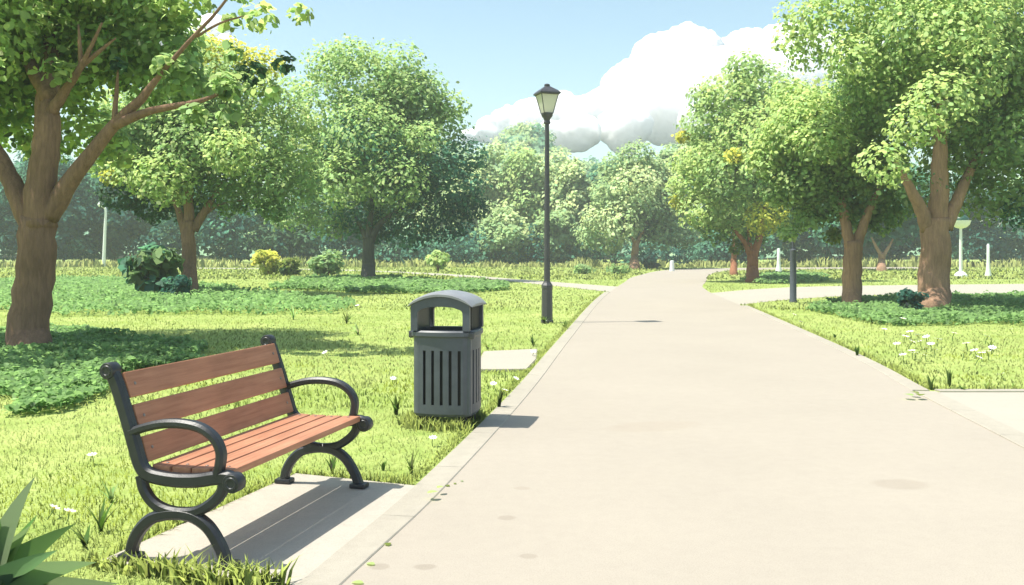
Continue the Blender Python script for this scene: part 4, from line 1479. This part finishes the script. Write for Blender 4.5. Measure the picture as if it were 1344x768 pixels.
GC = ['bed', 'bed', 'deep2']
shade_ground_cover([(-90, 442), (40, 436), (150, 440), (235, 450), (275, 460), (240, 480), (170, 505), (110, 540), (-20, 548), (-120, 510)], 60000, .15, .085, GC, 'dark green ground cover painting the tree shade round the large left trunk')
shade_ground_cover([(-60, 374), (90, 368), (260, 378), (330, 384), (400, 396), (452, 409), (380, 420), (250, 424), (90, 424), (-60, 410)], 60000, .26, .13, GC, 'wide band of green ground cover painting the shade in front of the second brown trunk')
shade_ground_cover([(370, 376), (420, 366), (520, 368), (610, 372), (668, 378), (600, 385), (480, 386), (400, 383)], 30000, .28, .18, GC, 'flat green ground cover painting the shade round the grey trunk')
shade_ground_cover([(1066, 410), (1100, 404), (1120, 396), (1200, 391), (1400, 390), (1480, 400), (1450, 432), (1330, 428), (1200, 431), (1150, 426), (1120, 415)], 50000, .18, .11, GC, 'green ground cover bed painting the shade under the two right lawn trunks')
shade_ground_cover([(1000, 362), (1040, 359), (1098, 364), (1090, 370), (1030, 373), (985, 373)], 14000, .22, .18, GC, 'small green ground cover patch painting shade by the reddish trunk')

# white flowers
def flower(name, h, r):
    root = empty(name, (0, 0, 0))
    part('stem', root, M['stemg'], lambda bm: tube(bm, [(0, 0, -.02), (.006, 0, h * .5), (0, .004, h)], [.004, .003, .003], 5))
    def pet(bm):
        for k in range(8):
            a = 2 * PI * k / 8
            c, s = math.cos(a), math.sin(a)
            pts = [(r * .15, -.1), (r * .6, -.2), (r, -.08), (r, .08), (r * .6, .2), (r * .15, .1)]
            bm.faces.new([bm.verts.new((x * c - y * r * s * 1.3, x * s + y * r * c * 1.3, h + .25 * x + random.uniform(0, .002))) for x, y in pts])
    part('petals', root, M['petal'], pet)
    part('centre', root, M['yolk'], lambda bm: lathe(bm, [(r * .25, h), (r * .22, h + r * .15), (r * .08, h + r * .22)], 8), 60)
    return root


M['stemg'] = simple_mat('green stem', (.12, .2, .05), .7)
M['yolk'] = simple_mat('yellow flower centre', (.6, .42, .05), .7)
spots = [(1183, 428, 0), (1186, 452, 0), (1178, 462, 0), (1192, 458, 0), (1204, 450, 0), (1214, 468, 0), (1222, 462, 0), (1218, 452, 0), (1198, 472, 0), (1187, 477, 0), (1202, 475, 0), (1208, 477, 0),
         (1226, 470, 0), (1263, 473, 0), (1282, 471, 0), (1289, 475, 0), (1297, 473, 0), (1250, 448, 0), (1293, 452, 0), (1302, 466, 0), (1216, 475, 0), (1230, 456, 0), (1196, 446, 0), (1211, 459, 0), (1280, 480, 0), (1270, 462, 0),
         (80, 470, 1), (105, 483, 1), (92, 498, 1), (10, 488, 1), (14, 500, 1), (62, 465, 1), (122, 610, 1), (62, 682, 1), (86, 688, 1), (225, 690, 1), (660, 522, 1), (648, 512, 1), (673, 505, 1), (568, 586, 1), (600, 560, 1), (515, 505, 1), (470, 408, 1),
         (679, 402, 1), (384, 408, 1), (280, 405, 1), (220, 392, 1), (430, 470, 1), (700, 470, 1), (1040, 420, 2), (1050, 430, 2), (1100, 418, 2), (1160, 440, 2), (1330, 440, 2), (1318, 500, 2)]
proto = flower('white_flower', .07, .034)
for i, (px, py, gi) in enumerate(spots):
    o_ = proto if i == 0 else copy_tree(proto)
    p = at(px, py)
    o_.location = p
    s = 1.0 + max(0, p.y - 8) * .055
    if gi == 0: s *= 1.3
    o_.scale = (s, s, s)
    o_.rotation_euler = (random.uniform(-.5, .2), random.uniform(-.3, .3), random.uniform(0, 6))
    tag(o_, ('small white flower in the cluster on the sunny right lawn', 'single white flower scattered in the left lawn', 'single white flower in the right lawn away from the cluster')[gi], 'flower',
        ('white flowers clustered on the right lawn', 'white flowers scattered on the left lawn', 'white flowers scattered on the right lawn')[gi])

# fallen leaves on the kerb joint and path
def fallen_leaf(px, py, s, col, label, rz, z):
    bm = bmesh.new()
    lay = bm.verts.layers.float_color.new('Col')
    n_ = 7
    L_, C_, R2 = [], [], []
    for k in range(n_ + 1):
        t = k / n_
        w = .34 * math.sin(PI * t ** .85) + .01
        y = t - .5
        cz = .06 * (1 - (2 * t - 1) ** 2) + .02
        L_.append(bm.verts.new((-w * s, y * s, (cz + .09 * w) * s))); C_.append(bm.verts.new((0, y * s, cz * s * .7))); R2.append(bm.verts.new((w * s, y * s, (cz + .09 * w) * s)))
    for v in bm.verts: v[lay] = (*col, 1)
    for k in range(n_):
        bm.faces.new((L_[k], C_[k], C_[k + 1], L_[k + 1])); bm.faces.new((C_[k], R2[k], R2[k + 1], C_[k + 1]))
    me = bpy.data.meshes.new('fallen_leaf'); bm.to_mesh(me); bm.free()
    o_ = link_mesh('fallen_leaf', me, M['leaf'], None, True)
    p = at(px, py, z); o_.location = p + Vector((0, 0, .002)); o_.rotation_euler = (0, 0, rz)
    tag(o_, label, 'leaf', 'fallen leaves along the path')


for (px, py, s, c, label, rz, z) in (
    (568, 647, .075, 'lime', 'largest lime fallen leaf on the left kerb joint', -1.0, .05), (578, 640, .06, 'lime', 'lime fallen leaf touching the largest one on the kerb', -.6, .05),
    (587, 638, .04, 'olive', 'small olive fallen leaf beside the lime leaves on the kerb', .9, .01), (597, 635, .03, 'olive', 'tiny olive leaf on the path right of the kerb leaves', .2, .01),
    (606, 632, .025, 'mid', 'tiniest leaf on the path farthest from the kerb leaves', 1.2, .01), (509, 715, .05, 'olive', 'single olive leaf on the path near the kerb bottom', .2, .01),
    (486, 741, .05, 'lime', 'curled lime leaf near the bottom of the left kerb', 1.1, .01), (469, 766, .06, 'lime', 'lime leaf cut by the bottom edge of the picture', 1.4, .01),
    (1192, 519, .13, 'light', 'left fallen leaf of the three on the right kerb corner', 0.3, .05), (1200, 516, .11, 'olive', 'middle fallen leaf of the three on the right kerb corner', .5, .05), (1208, 519, .13, 'olive', 'right fallen leaf of the three on the right kerb corner', -.5, .05)):
    fallen_leaf(px, py, s, G[c], label, rz, z)

# ------------------------------------------------------------------ clouds (solid bodies far beyond the haze)
m, nt, b = new_mat('cloud')
b.inputs['Base Color'].default_value = (.997, .996, .99, 1)
b.inputs['Roughness'].default_value = 1; b.inputs['Specular IOR Level'].default_value = 0
t = nt.nodes.new('ShaderNodeBsdfTranslucent'); t.inputs['Color'].default_value = (.97, .97, .96, 1)
mx = nt.nodes.new('ShaderNodeMixShader'); mx.inputs[0].default_value = 0
b.inputs['Subsurface Weight'].default_value = 1
b.inputs['Subsurface Radius'].default_value = (1, 1, 1)
b.inputs['Subsurface Scale'].default_value = 600
b.subsurface_method = 'RANDOM_WALK'
nt.links.new(b.outputs[0], mx.inputs[1]); nt.links.new(t.outputs[0], mx.inputs[2])
nt.links.new(mx.outputs[0], nt.nodes['Material Output'].inputs['Surface'])
M['cloud'] = m


def cloud(balls, d, label, vox=3.2):
    bm = bmesh.new()
    org = far(balls[0][0], balls[0][1], d)
    for (px, py, rp) in balls:
        dd = d + (110 - py) * 2.6 + random.uniform(-20, 20); c = far(px, py, dd); r = rp / F_PX * dd
        mat_ = Matrix.Translation(c - org) @ Matrix.Diagonal((r * 1.0, r * .8, r * .92, 1))
        bmesh.ops.create_icosphere(bm, subdivisions=4, radius=1.0, matrix=mat_)
    me = bpy.data.meshes.new('cloud'); bm.to_mesh(me); bm.free()
    o_ = link_mesh('cloud', me, M['cloud'], None, True)
    o_.location = org
    rm = o_.modifiers.new('merge', 'REMESH'); rm.mode = 'VOXEL'; rm.voxel_size = vox; rm.use_smooth_shade = True
    s_ = o_.modifiers.new('soft', 'SMOOTH'); s_.factor = .6; s_.iterations = 9
    tx = bpy.data.textures.new('cloud billows', 'CLOUDS'); tx.noise_scale = 42; tx.noise_depth = 3
    dm = o_.modifiers.new('billows', 'DISPLACE'); dm.texture = tx; dm.strength = 16; dm.mid_level = .5; dm.texture_coords = 'LOCAL'
    t2 = bpy.data.textures.new('cloud wisps', 'CLOUDS'); t2.noise_scale = 11; t2.noise_depth = 4
    d2_ = o_.modifiers.new('wisps', 'DISPLACE'); d2_.texture = t2; d2_.strength = 9; d2_.mid_level = .5; d2_.texture_coords = 'LOCAL'
    tag(o_, label, 'cloud', kind='structure')


cloud([(880, 95, 58), (905, 75, 46), (840, 120, 48), (810, 115, 22), (930, 120, 60), (880, 145, 50), (800, 145, 36), (765, 150, 30), (735, 150, 34), (700, 158, 32), (670, 164, 26), (640, 172, 20), (615, 180, 14),
       (955, 95, 40), (985, 120, 60), (1030, 120, 60), (760, 175, 28), (820, 170, 36), (930, 165, 40), (720, 178, 22)], 1500, 'broad white cumulus cloud above the path bend')
cloud([(990, 85, 52), (1030, 70, 44), (1060, 90, 60), (1100, 100, 60), (960, 70, 24), (1140, 110, 60)], 1750, 'white cloud behind the upper left of the largest right tree')
cloud([(278, 42, 26), (250, 50, 26), (225, 40, 26), (295, 62, 18), (180, 50, 34)], 1650, 'small white cloud glimpsed through the large left tree')

# ------------------------------------------------------------------ air
bm = bmesh.new()
box(bm, (0, 150, 21.5), (830, 350, 45))
hz = from_bm('haze', bm, None)
m = bpy.data.materials.new('pale air'); m.use_nodes = True
nt = m.node_tree; nt.nodes.clear()
out = nt.nodes.new('ShaderNodeOutputMaterial'); pv = nt.nodes.new('ShaderNodeVolumePrincipled')
pv.inputs['Color'].default_value = (.86, .93, .93, 1)
pv.inputs['Density'].default_value = 0.0011
nt.links.new(pv.outputs[0], out.inputs['Volume'])
hz.data.materials.append(m)
tag(hz, 'pale summer haze filling the park', 'haze', kind='stuff')

# ------------------------------------------------------------------ light
EL, DIRX, DIRY = R(65), .985, .16
sd = bpy.data.lights.new('sun', 'SUN')
sd.energy = 3.9; sd.angle = R(.5); sd.color = (1.0, .955, .86)
so = bpy.data.objects.new('sun', sd); COL.objects.link(so)
v = Vector((DIRX * math.cos(EL), DIRY * math.cos(EL), -math.sin(EL)))
so.rotation_euler = v.to_track_quat('-Z', 'Y').to_euler()
so.location = (-30, 20, 60)

w = bpy.data.worlds.new('World'); scene.world = w
w.use_nodes = True
nt = w.node_tree
bg = nt.nodes['Background']
sk = nt.nodes.new('ShaderNodeTexSky'); sk.sky_type = 'NISHITA'; sk.sun_disc = False
sk.sun_elevation = EL; sk.sun_rotation = math.atan2(-DIRX, -DIRY)
sk.air_density = 1.0; sk.dust_density = 1.2; sk.ozone_density = 0.6
nt.links.new(mixc(nt, 1.0, sk.outputs[0], (.98, 1.03, .93), 'MULTIPLY'), bg.inputs['Color'])
bg.inputs['Strength'].default_value = 0.122

# ------------------------------------------------------------------ camera and output
cam = bpy.data.cameras.new('camera')
co = bpy.data.objects.new('camera', cam); COL.objects.link(co)
co.location = (0, 0, CAM_H); co.rotation_euler = (PI / 2, 0, 0)
cam.sensor_width = 36; cam.lens = 36 * F_PX / 1344
cam.shift_y = -(384 - HZ) / 1344
cam.clip_start = .05; cam.clip_end = 6000
scene.camera = co
vs = scene.view_settings
vs.view_transform = 'Standard'; vs.look = 'None'; vs.gamma = 1; vs.use_curve_mapping = False
vs.exposure = 0.88
cy = scene.cycles
cy.use_denoising = True
cy.max_bounces = 7; cy.diffuse_bounces = 4; cy.transmission_bounces = 4; cy.glossy_bounces = 2; cy.volume_bounces = 1; cy.transparent_max_bounces = 4
cy.sample_clamp_indirect = 6
